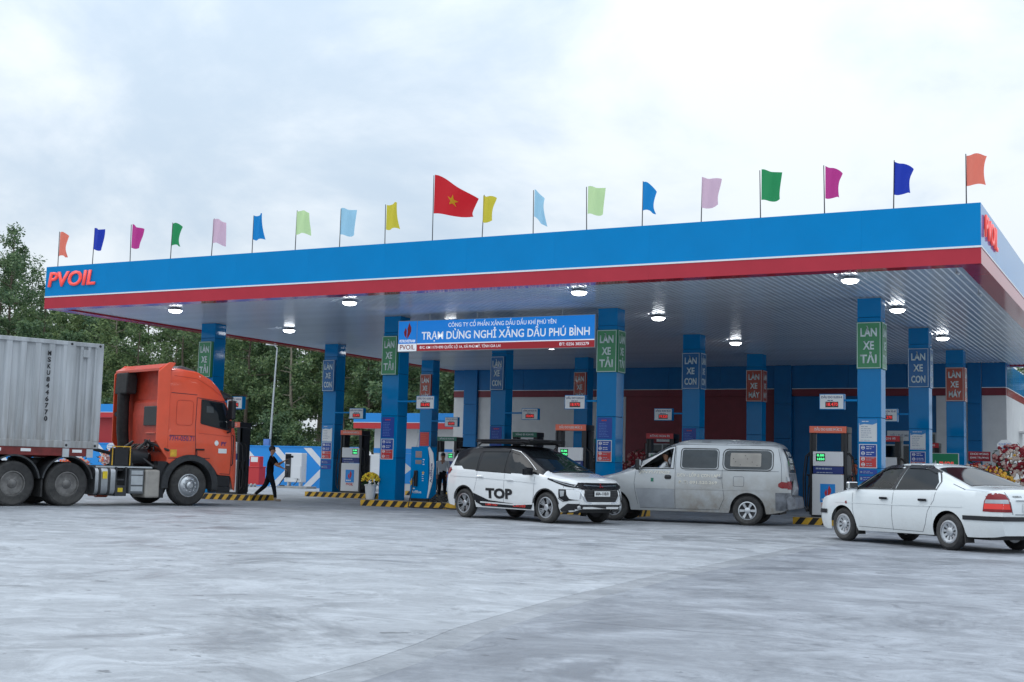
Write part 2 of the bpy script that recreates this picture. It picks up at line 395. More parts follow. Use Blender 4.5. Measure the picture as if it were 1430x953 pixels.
def fit_text(name, body, parent, loc, rot, width, height, matname, bold=.012, extrude=.004, shear=0, align='CENTER'):
    """lettering of the given overall width and capital height"""
    t0 = text_mesh(body, bold, 1, 1, 0, shear, matname, align)
    xs = [q.co.x for q in t0.vertices]; wd = max(xs)-min(xs)
    size = height/.70; cond = width/(wd*size)
    return put(name, text_mesh(body, bold, cond, size, extrude, shear, matname, align), parent, loc, rot)
# ================================================================== ground
b = B(); n = 24; S = 700
for i in range(n+1):
    for j in range(n+1): b.v.append((-S+2*S*i/n, -S+2*S*j/n, -.03))
b.f = [(i*(n+1)+j, (i+1)*(n+1)+j, (i+1)*(n+1)+j+1, i*(n+1)+j+1) for i in range(n) for j in range(n)]; b.m = [0]*len(b.f)
struct(b.obj('ground', 'earth'))
# concrete yard: two pours with a joint between them
JP = [(-40, 5.0), (-5, -1.8), (2, -3.3), (5.58, -4.10), (9.49, -4.84), (13.2, -5.19), (23.6, -5.62), (40, -6.1), (80, -7.0)]
def jx(y):
    for (a, p), (c, q_) in zip(JP, JP[1:]):
        if a <= y <= c: return p+(q_-p)*(y-a)/(c-a)+.02*sin(y*2.1)+.012*sin(y*5.3)
JY = [-40, -20, -5]+[-4+.8*i for i in range(60)]+[50, 60, 80]
yard = struct(put('concrete_yard', None))
def slab(pts, mt, z):
    q = B(); q.prism(pts, z-.02, z, 'z'); return q.obj('concrete_slab', mt, yard)
slab([(-90, -40)]+[(jx(y)-.003, y) for y in JY]+[(-90, 80)], 'concrete_light', 0)
slab([(jx(y)+.003, y) for y in JY]+[(jx(y)+.30, y) for y in reversed(JY)], 'concrete_strip', 0)
slab([(jx(y)+.301, y) for y in JY]+[(70, 80), (70, -40)], 'concrete_grey', 0)

# ================================================================== canopy
X0, X1, Y0, Y1 = -29.13, -3.38, 26.48, 51.2
ZB, ZW, ZT, ZS = 5.424, 5.765, 6.65, 5.474
can = thing('station_canopy', 'long flat blue and red filling station canopy with ribbed metal soffit', 'canopy', (X0, Y0, 0))
LX, LY = X1-X0, Y1-Y0
def run(x0, y0, dx, dy, length, n, z0, z1, thick, name, mt, inset=0, gap=.0016):
    """n fascia panels along a run; the outer face looks to the right-hand side of the run"""
    st = length/n
    q = B(); q.box(gap/2, st-gap/2, 0, thick, z0, z1); me = q.mesh(name, mt)
    a = math.atan2(dy, dx)
    for i in range(n):
        put(name, me, can, (x0+dx*st*i-inset*dy*-1*0, y0+dy*st*i, 0), (0, 0, a))
for (x0, y0, dx, dy, L, n) in ((0, 0, 1, 0, LX, 11), (LX, 0, 0, 1, LY, 10), (LX, LY, -1, 0, LX, 11), (0, LY, 0, -1, LY, 10)):
    run(x0, y0, dx, dy, L, n, ZW+.022, ZT, .12, 'blue_fascia_panel', 'blue')
    run(x0, y0, dx, dy, L, n, ZB, ZW-.018, .13, 'red_fascia_panel', 'red')
q = B()
for (a, c, d, e) in ((-.012, LX+.012, -.012, .1), (-.012, LX+.012, LY-.1, LY+.012), (-.012, .1, .1, LY-.1), (LX-.1, LX+.012, .1, LY-.1)): q.box(a, c, d, e, ZW-.017, ZW+.021)
q.obj('white_trim', 'white_trim', can)
q = B()
q.box(.14, LX-.14, .14, LY-.14, ZS+.09, ZT-.25); q.obj('roof_slab', 'galv', can)
q = B()
for (a, c, d, e) in ((.13, LX-.13, .13, .42), (.13, LX-.13, LY-.42, LY-.13), (.13, .42, .42, LY-.42), (LX-.42, LX-.13, .42, LY-.42)): q.box(a, c, d, e, ZB+.004, ZB+.06)
q.obj('soffit_border', 'red', can)
# soffit strips: shallow trays running front to back
pw = .155; ns = int((LX-.84)/pw); pw = (LX-.84)/ns
q = B(); prof = [(0, .020), (.03, .020), (.052, 0), (pw-.022, 0), (pw, .020)]
ys = [.42, LY*.35, LY*.7, LY-.42]
for y in ys:
    for (x, z) in prof: q.v.append((x, y, ZS+z))
np_ = len(prof)
q.f = [(j*np_+i, j*np_+i+1, (j+1)*np_+i+1, (j+1)*np_+i) for j in range(len(ys)-1) for i in range(np_-1)]; q.m = [0]*len(q.f)
me = q.mesh('soffit_panel', 'soffit', smooth=25)
for f in me.polygons:
    if f.normal.z > 0: f.flip()
random.seed(3)
for i in range(ns): put('soffit_panel', me, can, (.42+pw*i, 0, random.uniform(0, .0012)))
# raised letters on the corners
fit_text('raised_letters', 'PVOIL', can, (1.03, -.012, 6.24), FRONT, 1.84, .41, 'letter_red', .022, .035, .14)
fit_text('raised_letters', 'PVOIL', can, (LX+.012, 1.38, 6.24), RIGHT, 2.0, .44, 'letter_red', .022, .035, .14)

# ================================================================== columns
LANES = [-26.97, -20.126, -13.364, -6.543]; ROWS = [31.108, 37.713, 44.393]
KT = .18
cw, cd = .56, .52
seg = [(KT, 1.375), (1.383, 2.575), (2.583, 3.79), (3.798, 4.99), (4.998, ZS-.012)]
seg_me = []
for z0, z1 in seg:
    q = B(); q.box(-cw/2, cw/2, 0, cd, z0, z1); seg_me.append(q.mesh('cladding_panel', 'blue_col', bevel=.008))
q = B(); q.box(-cw/2+.02, cw/2-.02, .02, cd-.02, KT, ZS-.002); core_me = q.mesh('column_core', 'gap')
q = B(); q.box(-cw/2-.02, cw/2+.02, -.02, cd+.02, ZS-.014, ZS-.004); cap_me = q.mesh('top_trim', 'galv')
ROWN = ['front', 'middle', 'back']; ORD = ['leftmost', 'second', 'third', 'rightmost']
PLATE = [('green_plate', 'TẢI', 'green'), ('blue_plate', 'CON', 'blue'), ('orange_plate', 'MÁY', 'orange')]
def flame(b, cx, cz, h, y, mi=0, th=.004):
    """two-tongued flame emblem"""
    def s(pts): b.prism([(cx+px*h, cz+pz*h) for px, pz in pts], y-th, y, 'y', mi)
    s([(.02, -.5), (.16, -.28), (.27, -.05), (.27, .2), (.17, .36), (.12, .5), (.06, .3), (0, .12), (.02, -.1), (-.02, -.3)])
    s([(-.04, -.48), (-.2, -.3), (-.25, -.08), (-.17, .06), (-.15, .18), (-.05, .05), (-.05, -.15), (-.07, -.3)])
def lines(b, x0, x1, z0, z1, n, y, mi, seed=0, th=.0025, h=.35):
    r = random.Random(seed); st = (z1-z0)/n
    for i in range(n):
        z = z1-st*(i+.5); e = x0+(x1-x0)*r.uniform(.55, 1); x = x0
        while x < e-.02:
            w = r.uniform(.03, .09); b.box(x, min(x+w, e), y-th, y, z-st*h/2, z+st*h/2, mi); x += w+.014
def poster(kind, par, x0, z0, x1, z1, y=0.0, seed=0):
    b = B(); t = .006
    if kind == 'safety':                       # white frame, blue upper half, red lower half
        zm = z0+(z1-z0)*.47
        b.box(x0, x1, y-t, y, z0, z1, 0); b.box(x0+.018, x1-.018, y-t-.002, y-t, zm+.004, z1-.018, 1); b.box(x0+.018, x1-.018, y-t-.002, y-t, z0+.018, zm-.004, 2)
        for k in range(4):
            zc = z0+.018+(k+.5)*(z1-z0-.036)/4
            b.lathe([(.045, 0), (.045, .002), (.03, .002), (.03, 0)], 'y', (x0+.095, y-t-.0045, zc), 14, 0, True)
            b.box(x0+.065, x0+.125, y-t-.0045, y-t-.002, zc-.008, zc+.012, 0)
            lines(b, x0+.17, x1-.04, zc-.045, zc+.045, 2, y-t-.002, 0 if k > 1 else 3, seed+k)
        return b.obj('safety_poster', ['white', 'poster_blue', 'poster_red', 'print_grey'], par)
    if kind == 'navy':
        b.box(x0, x1, y-t, y, z0, z1, 0); lines(b, x0+.05, x1-.05, z0+.04, z1-.14, 9, y-t, 1, seed, h=.28); lines(b, x0+.12, x1-.06, z1-.12, z1-.03, 1, y-t, 2, seed)
        return b.obj('notice_poster', ['poster_blue', 'print_blue', 'poster_red'], par)
    if kind == 'white':
        b.box(x0, x1, y-t, y, z0, z1, 0); b.box(x0, x1, y-t-.002, y-t, z1-(z1-z0)*.17, z1, 1)
        b.prism([(x0+.01, z1-(z1-z0)*.17), (x0+.01, z1-(z1-z0)*.26), (x0+.12, z1-(z1-z0)*.21), (x1-.1, z1-(z1-z0)*.24), (x1-.01, z1-(z1-z0)*.17)], y-t-.003, y-t, 'y', 1)
        lines(b, x0+.05, x1-.08, z0+.08, z1-(z1-z0)*.28, 6, y-t, 2, seed, h=.3); lines(b, x0+.07, x1-.1, z1-.08, z1-.02, 1, y-t-.002, 3, seed); lines(b, x0+.03, x1-.03, z0+.015, z0+.05, 1, y-t, 2, seed)
        return b.obj('notice_poster', ['plate_white', 'poster_sky', 'print_grey', 'white'], par)
    if kind == 'small':
        b.box(x0, x1, y-t, y, z0, z1, 0); lines(b, x0+.1, x1-.03, z0+.02, z1-.02, 2, y-t, 1, seed); b.box(x0+.03, x0+.075, y-t-.002, y-t, z0+.04, z1-.04, 1)
        return b.obj('small_notice', ['poster_blue', 'print_grey'], par)
    if kind == 'redp':
        b.box(x0, x1, y-t, y, z0, z1, 0); lines(b, x0+.05, x1-.05, z0+.05, z1-.05, 6, y-t, 1, seed, h=.25)
        return b.obj('notice_poster', ['poster_red', 'fl_orange'], par)
def lane_plate(par, face, mt, word, w, standoff):
    """lane sign: LÀN / XE / word with a pale border"""
    z0, z1 = 3.752, 4.876; y = -standoff
    R = Matrix.Rotation(0 if face == 'front' else pi/2, 4, 'Z')
    base = Vector((0, y, 0)) if face == 'front' else Vector((cw/2+standoff, cd/2, 0))
    q = B(); q.box(-w/2, w/2, 0, standoff-.002 if face == 'front' else standoff-.002, z0, z1)
    pl = put('lane_plate', q.mesh('lane_plate', mt, bevel=.004), par, base, (0, 0, 0 if face == 'front' else pi/2))
    q = B(); e = .022
    for (a, c, d, f) in ((-w/2+.01, w/2-.01, z0+.012, z0+.012+.014), (-w/2+.01, w/2-.01, z1-.026, z1-.012), (-w/2+.01, -w/2+.024, z0+.026, z1-.026), (w/2-.024, w/2-.01, z0+.026, z1-.026)):
        q.box(a, c, -.003, -.0005, d, f)
    q.obj('border', 'plate_text', pl)
    for i, (t, zc) in enumerate((('LÀN', 4.615), ('XE', 4.30), (word, 3.975))):
        fit_text('lettering', t, pl, (0, -.001, zc), FRONT, w*(.68 if t != 'XE' else .46), .195, 'plate_text', .03, .003)
cols = {}
for r, Y in enumerate(ROWS):
    for l, X in enumerate(LANES):
        pm, word, cname = PLATE[r]
        lab = '%s blue clad column in the %s row of canopy columns with %s lane plate' % (ORD[l] if l in (0, 3) else ORD[l]+' from left', ROWN[r], cname)
        c = thing('canopy_column', lab, 'column', (X, Y, 0), 0, 'blue canopy columns'); cols[(l, r)] = c
        for me in seg_me: put('cladding_panel', me, c)
        put('column_core', core_me, c); put('top_trim', cap_me, c)
        if l < 2: lane_plate(c, 'front', pm, word, .50, .12)
        else:
            lane_plate(c, 'front', pm, word, .575, .045); lane_plate(c, 'side', pm, word, .50, .035)
        fx = (-.24, .18); sd = l*7+r*31
        kinds = {(3, 0): [('white', 2.01, 2.54), ('safety', 1.38, 1.95), ('small', 1.23, 1.345), ('small', 1.06, 1.20)],
                 (2, 0): [('navy', 2.0, 2.555), ('safety', 1.40, 1.96)], (1, 0): [('navy', 1.95, 2.54), ('safety', 1.33, 1.92)], (0, 0): [('navy', 1.95, 2.54), ('safety', 1.33, 1.92)],
                 (0, 1): [('white', 1.96, 2.54), ('safety', 1.34, 1.93), ('small', 1.16, 1.30), ('small', .98, 1.13)], (1, 1): [('navy', 1.9, 2.54)], (2, 1): [('navy', 1.9, 2.54)],
                 (3, 1): [('white', 1.99, 2.54), ('safety', 1.38, 1.93)], (0, 2): [('redp', 1.99, 2.54)]}.get((l, r), [])
        for k, z0, z1 in kinds: poster(k, c, fx[0], z0, fx[1], z1, -.001, sd)

# ================================================================== islands
def island(l, r):
    X, Y = LANES[l], ROWS[r]-.33
    a, c = (-.66, 2.2) if l < 2 else (-1.75, .95)
    if (l, r) == (1, 0): c = 2.45
    t = thing('pump_island', '%s pump island of the %s row with yellow and black kerb' % (ORD[l] if l in (0, 3) else ORD[l]+' from left', ROWN[r]), 'kerb', (X+a, Y, 0), 0, 'striped pump islands')
    L, D = c-a, 1.18
    q = B(); q.box(.03, L-.03, .03, D-.03, 0, KT-.004); q.obj('island_top', 'kerb', t)
    q = B(); q.box(0, L, 0, .028, 0, KT-.012); q.box(0, L, D-.028, D, 0, KT-.012); q.box(0, .028, .029, D-.029, 0, KT-.012); q.box(L-.028, L, .029, D-.029, 0, KT-.012)
    q.obj('kerb_edge', 'yellow', t)
    q = B(); h = KT-.014; q.prism([(0, .002), (.15, .002), (.15+.13, h), (.13, h)], -.004, -.001, 'y'); me = q.mesh('black_stripe', 'stripe_black')
    x = .05
    while x+.29 < L: put('black_stripe', me, t, (x, 0, 0)); x += .315
    x = .05
    while x+.29 < D: put('black_stripe', me, t, (0, D-x, 0), (0, 0, -pi/2)); put('black_stripe', me, t, (L, x, 0), (0, 0, pi/2)); x += .315
    return t
for r in range(3):
    for l in range(4): island(l, r)

# ================================================================== dispensers
HEADS = {(0, 0): 'orange', (2, 0): 'orange', (3, 0): 'orange', (0, 1): 'orange', (1, 1): 'green', (2, 1): 'red', (3, 1): 'red', (0, 2): 'green', (1, 2): 'green', (3, 2): 'red'}
HTXT = {'orange': 'DẦU DO 0,05S MỨC 2', 'green': 'XĂNG E5 RON 92', 'red': 'XĂNG RON 95'}
def hose(b, x, s):
    for k, y in enumerate((.02, .2)):
        b.tube([(x, y, 1.55), (x+s*.10, y, 1.45), (x+s*.16, y, .9), (x+s*.14, y, .25), (x+s*.07, y, .12), (x+s*.04, y, .5), (x+s*.03, y, .75)], .016, 6)
def dispenser(l, r):
    hd = HEADS[(l, r)]; X = LANES[l]+(1.10 if l < 2 else -.95); Y = ROWS[r]-.12
    t = thing('fuel_dispenser', '%s-headed fuel dispenser beside the %s column of the %s row' % (hd, ORD[l] if l in (0, 3) else ORD[l]+' from left', ROWN[r]), 'fuel pump', (X, Y, KT), 0, 'fuel dispensers')
    q = B(); q.box(-.42, .42, .03, .50, 0, .05); q.obj('plinth', 'dark_metal', t)
    low = 'plastic_white'
    q = B(); q.prism([(-.39, .05), (.37, .05), (.37, 1.03), (-.39, 1.03)], 0, .46, 'y'); bd = q.obj('lower_cabinet', low, t, bevel=.015)
    q = B(); q.box(-.37, .36, .01, .45, 1.04, 1.22); q.obj('navy_band', 'navy', t, bevel=.006)
    q = B(); q.box(-.37, .36, -.012, .46, 1.225, 1.575); hb = q.obj('display_head', 'plastic_white', t, bevel=.012)
    sx = .16 if l < 2 else -.20
    q = B(); q.box(sx-.09, sx+.13, -.016, -.0125, 1.34, 1.53); q.obj('display_glass', 'led_black', hb)
    for k in range(2): fit_text('digits', ('0.00', '1850')[k], hb, (sx+.02, -.0165, 1.48-.09*k), FRONT, .17, .055, 'led_green', .01, .001)
    q = B(); lines(q, -.30, .30, 1.13, 1.2, 1, .009, 0, l+r*4, h=.5); lines(q, -.28, .30, 1.045, 1.095, 1, .009, 0, l+r*9, h=.4); stuff(q.obj('band_print', 'print_grey', t))
    q = B(); q.box(-.19, .17, -.005, -.0005, .36, .80); lg = q.obj('logo_panel', 'bright_blue', t)
    q = B(); flame(q, -.01, .62, .30, -.0055); q.obj('flame_emblem', 'red_paint', lg)
    q = B(); lines(q, -.15, .14, .40, .455, 1, -.0055, 0, 3, h=.8); stuff(q.obj('emblem_print', 'white', lg))
    fit_text('lettering', 'PVOIL', t, (-.01, -.001, .29), FRONT, .30, .085, 'red_paint', .03, .002)
    for s in (-1, 1):
        q = B(); q.box(min(s*.44, s*.39), max(s*.44, s*.39), 0, .5, .05, 1.0) if False else q.box(min(s*.45, s*.385 if s > 0 else s*.40), max(s*.45, s*.385 if s > 0 else s*.40), -.005, .5, .05, 2.02)
        q.box(min(s*.45, s*.30), max(s*.45, s*.30), .03, .12, 1.58, 2.02)
        q.obj('hose_post', 'black', t, bevel=.006)
    q = B(); hose(q, .45, 1); q.obj('hose', 'rubber', t, smooth=40)
    q = B(); hose(q, -.45, -1); q.obj('hose', 'rubber', t, smooth=40)
    for s in (-1, 1):
        q = B()
        for y in (.08, .26): q.box(min(s*.452, s*.50), max(s*.452, s*.50), y, y+.06, .72, .95); q.tube([(s*.48, y+.03, .93), (s*.50, y-.03, 1.02), (s*.50, y-.10, 1.0)], .014, 6)
        q.obj('nozzle', 'dark_metal', t, smooth=40)
    q = B(); q.box(-.45, .45, .002, .52, 2.025, 2.18); hh = q.obj('header_box', 'black', t, bevel=.006)
    q = B(); q.box(-.45, .44, -.022, 0, 2.022, 2.184); hp = q.obj('header_panel', hd+'_head', t, bevel=.004)
    fit_text('lettering', HTXT[hd], hp, (0, -.0225, 2.103), FRONT, .66, .058, 'white', .02, .002)
    return t
for k in HEADS: dispenser(*k)

# ================================================================== price boards
PR = {(0, 0): '18.470', (1, 0): '18.690', (2, 0): '18.970', (3, 0): '18.470', (0, 1): '20.470', (1, 1): '18.690', (2, 1): '19.520', (3, 1): '19.270', (0, 2): '18.690'}
for (l, r), price in PR.items():
    X = LANES[l]+(.93 if l < 2 else -1.18); Y = ROWS[r]-.06
    t = thing('price_board', 'price board showing %s on the %s column, %s row' % (price, ORD[l] if l in (0, 3) else ORD[l]+' from left', ROWN[r]), 'price sign', (X, Y, 2.77), 0, 'price boards')
    q = B(); q.box(0, .60, 0, .16, 0, .38); q.obj('casing', 'blue', t, bevel=.006)
    q = B(); q.box(.018, .582, -.006, -.001, .018, .362); q.obj('face_panel', 'plate_white', t)
    q = B(); q.box(.15, .46, -.010, -.0065, .055, .19); sc = q.obj('led_window', 'led_black', t)
    fit_text('digits', price, sc, (.305, -.0105, .122), FRONT, .26, .08, 'led_red', .0, .001)
    fit_text('lettering', 'DẦU DO 0,05S-II' if HEADS.get((l, r), 'orange') == 'orange' else ('XĂNG RON 95-III' if HEADS[(l, r)] == 'red' else 'XĂNG E5 RON 92'), t, (.30, -.0065, .295), FRONT, .50, .05, 'navy', .02, .001)
    q = B(); lines(q, .2, .42, .205, .235, 1, -.0065, 0, l, h=.7); stuff(q.obj('small_print', 'navy', t))
    q = B()
    if l < 2: q.box(-.66, -.002, .05, .10, .20, .25)
    else: q.box(.602, .90, .05, .10, .20, .25)
    q.obj('bracket', 'blue', t)

# ================================================================== lamps under the soffit
q = B(); q.lathe([(.02, .11), (.10, .11), (.185, .075), (.20, .055), (.20, .04), (.185, .04)], 'z', n=24); hz = q.mesh('housing', 'galv', smooth=40)
q = B(); q.lathe([(.185, .04), (.18, .02), (.15, -.012), (.09, -.03), (.0, -.036)], 'z', n=24); lz = q.mesh('lens', 'lamp_lens', smooth=60)
for r, Y in enumerate((27.8, 33.1, 40.1)):
    for l, X in enumerate((-25.35, -19.35, -12.7, -6.25)):
        t = thing('canopy_lamp', 'round lit lamp under the soffit, %s of the %s row' % (ORD[l] if l in (0, 3) else ORD[l]+' from left', ROWN[r]), 'lamp', (X, Y, ZS-.105), 0, 'round soffit lamps')
        put('housing', hz, t); put('lens', lz, t)

# ================================================================== hanging banner lightbox
XA, XB, YB = -19.84, -13.66, 30.98
t = thing('hanging_light_box', 'long lit blue station name board hanging between two front columns', 'sign', (XA, YB, 4.40))
L, Hh = XB-XA, .90
q = B(); q.box(0, L, 0, .16, 0, Hh); q.obj('casing', 'galv', t, bevel=.006)
q = B(); q.box(.65, L-.02, -.006, -.001, .235, Hh-.02); q.obj('blue_face', 'sign_blue', t)
q = B(); q.box(.65, L-.02, -.006, -.001, .02, .205); q.obj('red_face', 'sign_red', t)
q = B(); q.box(.65, L-.02, -.007, -.001, .206, .234); q.obj('white_line', 'sign_white', t)
q = B(); q.box(.02, .63, -.006, -.001, .235, Hh-.02); lg = q.obj('logo_face', 'sign_blue', t)
q = B(); flame(q, .32, .61, .47, -.0065); q.obj('flame_emblem', 'red_paint', lg)
fit_text('lettering', 'PETROVIETNAM', lg, (.325, -.0065, .305), FRONT, .52, .075, 'sign_white', .03, .002)
q = B(); q.box(.02, .63, -.006, -.001, .02, .232); lp = q.obj('name_face', 'sign_white', t)
fit_text('lettering', 'PVOIL', lp, (.325, -.0065, .125), FRONT, .50, .14, 'red_paint', .012, .002)
fit_text('lettering', 'CÔNG TY CỔ PHẦN XĂNG DẦU DẦU KHÍ PHÚ YÊN', t, (3.35, -.0065, .73), FRONT, 3.36, .115, 'sign_white', .006, .002)
fit_text('lettering', 'TRẠM DỪNG NGHỈ XĂNG DẦU PHÚ BÌNH', t, (3.42, -.0065, .435), FRONT, 5.22, .215, 'sign_white', .014, .002)
fit_text('lettering', 'Đ/C: KM 1173+890 QUỐC LỘ 1A, XÃ PHÙ MỸ, TỈNH GIA LAI', t, (2.05, -.0065, .11), FRONT, 2.60, .075, 'sign_white', .006, .002)
fit_text('lettering', 'ĐT: 0256 3855279', t, (5.57, -.0065, .11), FRONT, .87, .08, 'sign_white', .006, .002)
for x in (1.0, 2.55, L-1.0):
    q = B(); q.tube([(x, .08, Hh), (x, .08, ZS-4.40)], .018, 6); q.obj('hanger_rod', 'galv', t)

# ================================================================== flags
FC = {'coral': (.92, .24, .17), 'royal blue': (.02, .05, .45), 'magenta': (.55, .05, .28), 'green': (.03, .30, .11), 'pale pink': (.72, .50, .62), 'sky blue': (.01, .25, .62), 'pale lime': (.60, .80, .42), 'light blue': (.38, .65, .82), 'yellow': (.68, .58, .06), 'national': (.60, .015, .025), 'star': (.80, .55, .02)}
for k, c in FC.items():
    m = mat('flag_'+k, c, .7); tt = m.node_tree; bb = tt.nodes['Principled BSDF']; oo = [x for x in tt.nodes if x.type == 'OUTPUT_MATERIAL'][0]
    tr = tt.nodes.new('ShaderNodeBsdfTranslucent'); tr.inputs[0].default_value = (*c, 1); xx = tt.nodes.new('ShaderNodeMixShader'); xx.inputs[0].default_value = .55
    tt.links.new(bb.outputs[0], xx.inputs[1]); tt.links.new(tr.outputs[0], xx.inputs[2]); tt.links.new(xx.outputs[0], oo.inputs[0])
def flag_pt(u, v, w, h, droop, ph, amp, bell):
    """u along the fly, v down the hoist"""
    x = w*u*(1-.10*sin(v*pi)*bell); z = -h*v-droop*u**1.3*(1-(.35+.5*sin(ph))*v)+.025*sin(6*u+ph*2)+.03*u*sin(5*v+3*ph)
    y = amp*u*sin(7*u+2.2*v+ph)+.03*sin(3*v+ph)*u
    return (x, y, z)
def flag(i, X, colour, z1, w, h, droop, ph, label, amp=.07):
    t = thing('flag', label, 'flag', (X, Y0+.30, ZT-.25), 0, 'flags along the canopy roof')
    q = B(); q.tube([(0, 0, 0), (random.uniform(-.04, .03), random.uniform(-.03, .03), z1-ZT+.25)], [.014, .010], 6); q.obj('pole', 'dark_metal', t)
    q = B(); q.box(-.07, .07, -.05, .05, .25, .275); q.obj('pole_foot', 'dark_metal', t)
    nu, nv = 12, 10; q = B()
    for a in range(nu+1):
        for c in range(nv+1): q.v.append(flag_pt(a/nu, c/nv, w, h, droop, ph, amp, 1))
    q.f = [(a*(nv+1)+c, (a+1)*(nv+1)+c, (a+1)*(nv+1)+c+1, a*(nv+1)+c+1) for a in range(nu) for c in range(nv)]; q.m = [0]*len(q.f)
    o = q.obj('cloth', 'flag_'+colour, t, (0.01, 0, z1-ZT+.24), (0, 0, random.uniform(-.25, .25)), smooth=80)
    return t, o
random.seed(11)
seq = ['coral', 'royal blue', 'magenta', 'green', 'pale pink', 'sky blue', 'pale lime', 'light blue', 'yellow', 'national', 'yellow', 'light blue', 'pale lime', 'sky blue', 'pale pink', 'green', 'magenta', 'royal blue', 'coral']
fx = [-29.0, -27.64, -26.18, -24.7, -23.25, -21.85, -20.43, -19.02, -17.63, -16.24, -14.85, -13.46, -12.07, -10.7, -9.3, -7.94, -6.55, -5.13, -3.69]
for i, (c, x) in enumerate(zip(seq, fx)):
    if c == 'national':
        t, o = flag(i, x, c, 8.35, 1.34, .98, .76, .7, 'large red national flag with yellow star on tall pole above the canopy', .10)
        q = B(); pts = []
        for k in range(10):
            rr = .19 if k % 2 == 0 else .075; a = pi/2+k*pi/5
            u, v = .52+rr*cos(a)/1.34, .46-rr*sin(a)/.98; p = flag_pt(u, v, 1.34, .98, .76, .7, .10, 1); pts.append(p)
        pc = flag_pt(.52, .46, 1.34, .98, .76, .7, .10, 1)
        for dy in (-.008, .008):
            q.add([(p[0], p[1]+dy, p[2]) for p in pts+[pc]], [(k, (k+1) % 10, 10) for k in range(10)])
        s = q.obj('star', 'flag_star', o)
    else:
        side = 'left' if i < 9 else 'right'
        flag(i, x, c, 7.74+random.uniform(-.03, .03), random.uniform(.33, .46), random.uniform(.62, .72), random.uniform(.0, .30), random.uniform(0, 6), '%s flag on the canopy roof, to the %s of the red national flag' % (c, side))

# security cameras under the soffit corner
for x, y, lab in ((-3.95, 27.1, 'front corner'), (-3.95, 30.4, 'right edge')):
    t = thing('security_camera', 'small security camera under the soffit at its %s' % lab, 'camera', (x, y, ZS-.16))
    q = B(); q.tube([(0, 0, .158), (0, 0, .08), (.03, -.02, .05)], .012, 6); q.obj('bracket', 'galv', t)
    q = B(); q.tube([(.0, .02, .05), (.07, -.09, .0)], .028, 8); q.obj('camera_body', 'galv', t, smooth=40)

# ================================================================== main building under the canopy
BY = 49.57; ZL = 4.551
bd = thing('station_building', 'long station building with white, dark red and blue walls under the canopy', 'building', (-28.67, BY, 0))
def wall(name, x0, x1, y0, y1, z0, z1, m, par=bd, bevel=0):
    q = B(); q.box(x0+28.67, x1+28.67, y0, y1, z0, z1); return q.obj(name, m, par, bevel=bevel)
RB = 4.27
wall('wall_section', -28.67, -28.10, 0, .3, 0, RB, 'white_wall'); wall('wall_section', -27.42, -20.41, 0, .3, 0, RB, 'white_wall')
# dark red section with shop openings
op = [(-19.55, -18.05, 0, 2.35), (-17.55, -16.2, 0, 2.05), (-15.9, -15.1, .9, 2.1)]
xs = [-20.40]+[v for o in op for v in o[:2]]+[-14.08]
for i in range(0, len(xs), 2): wall('wall_section', xs[i], xs[i+1], 0, .3, 0, RB, 'dark_red_wall')
for (a, c, z0, z1) in op:
    wall('wall_section', a+.001, c-.001, .001, .3, z1, RB-.001, 'dark_red_wall')
    if z0: wall('wall_section', a+.001, c-.001, .001, .3, 0, z0, 'dark_red_wall')
    w_ = put('shop_window', None, bd)
    wall('pane', a+.05, c-.05, .14, .15, z0+.05, z1-.05, 'glass_pane', w_)
    q = B(); A, C = a+28.67, c+28.67
    q.box(A, A+.05, .1, .2, z0, z1); q.box(C-.05, C, .1, .2, z0, z1); q.box(A+.05, C-.05, .1, .2, z1-.05, z1); q.box(A+.05, C-.05, .1, .2, z0, z0+.05); q.box((A+C)/2-.025, (A+C)/2+.025, .1, .2, z0+.05, z1-.05)
    q.obj('frame', 'galv', w_)
# blue section with the shop door
op2 = [(-10.05, -8.75, 0, 2.45), (-8.40, -7.98, 0, 2.9)]
xs = [-13.38, -10.05, -8.75, -8.40]
wall('wall_section', -13.38, -10.05, .1, .3, 0, RB, 'blue_wall'); wall('wall_section', -8.75, -8.40, .1, .3, 0, RB, 'blue_wall')
for (a, c, z0, z1) in op2:
    wall('wall_section', a+.001, c-.001, .101, .3, z1, RB-.001, 'blue_wall')
    d = put('shop_door', None, bd); wall('pane', a+.06, c-.06, .16, .17, .08, z1-.06, 'glass_pane', d)
    q = B(); A, C = a+28.67, c+28.67
    q.box(A, A+.06, .12, .22, 0, z1); q.box(C-.06, C, .12, .22, 0, z1); q.box(A+.06, C-.06, .12, .22, z1-.06, z1); q.box(A+.06, C-.06, .12, .22, 0, .08)
    q.obj('frame', 'galv', d)
wall('wall_section', -7.97, -6.85, 0, .3, 0, RB, 'white_wall'); wall('wall_section', -6.36, -5.52, 0, .3, 0, RB, 'white_wall')
for a, c in ((-28.09, -27.43), (-14.07, -13.40), (-6.84, -6.37)):
    for z0, z1 in ((0, 1.2), (1.207, 2.6), (2.607, 3.95), (3.957, 5.47)): wall('pilaster_panel', a, c, -.16, .12, z0, z1, 'blue_wall', bevel=.006)
for a, c in ((-28.66, -28.10), (-27.42, -14.08), (-13.39, -6.85), (-6.36, -5.521)):
    n = max(1, round((c-a)/2.4)); st = (c-a)/n
    for i in range(n):
        wall('blue_band_panel', a+st*i+.003, a+st*(i+1)-.003, -.05, .25, ZL+.02, 5.47, 'blue_wall', bevel=.004)
        wall('red_band_panel', a+st*i+.003, a+st*(i+1)-.003, -.05, .25, RB, ZL-.006, 'dark_red_wall', bevel=.004)
    wall('white_line', a, c, -.065, .2, ZL-.005, ZL+.019, 'white_trim')
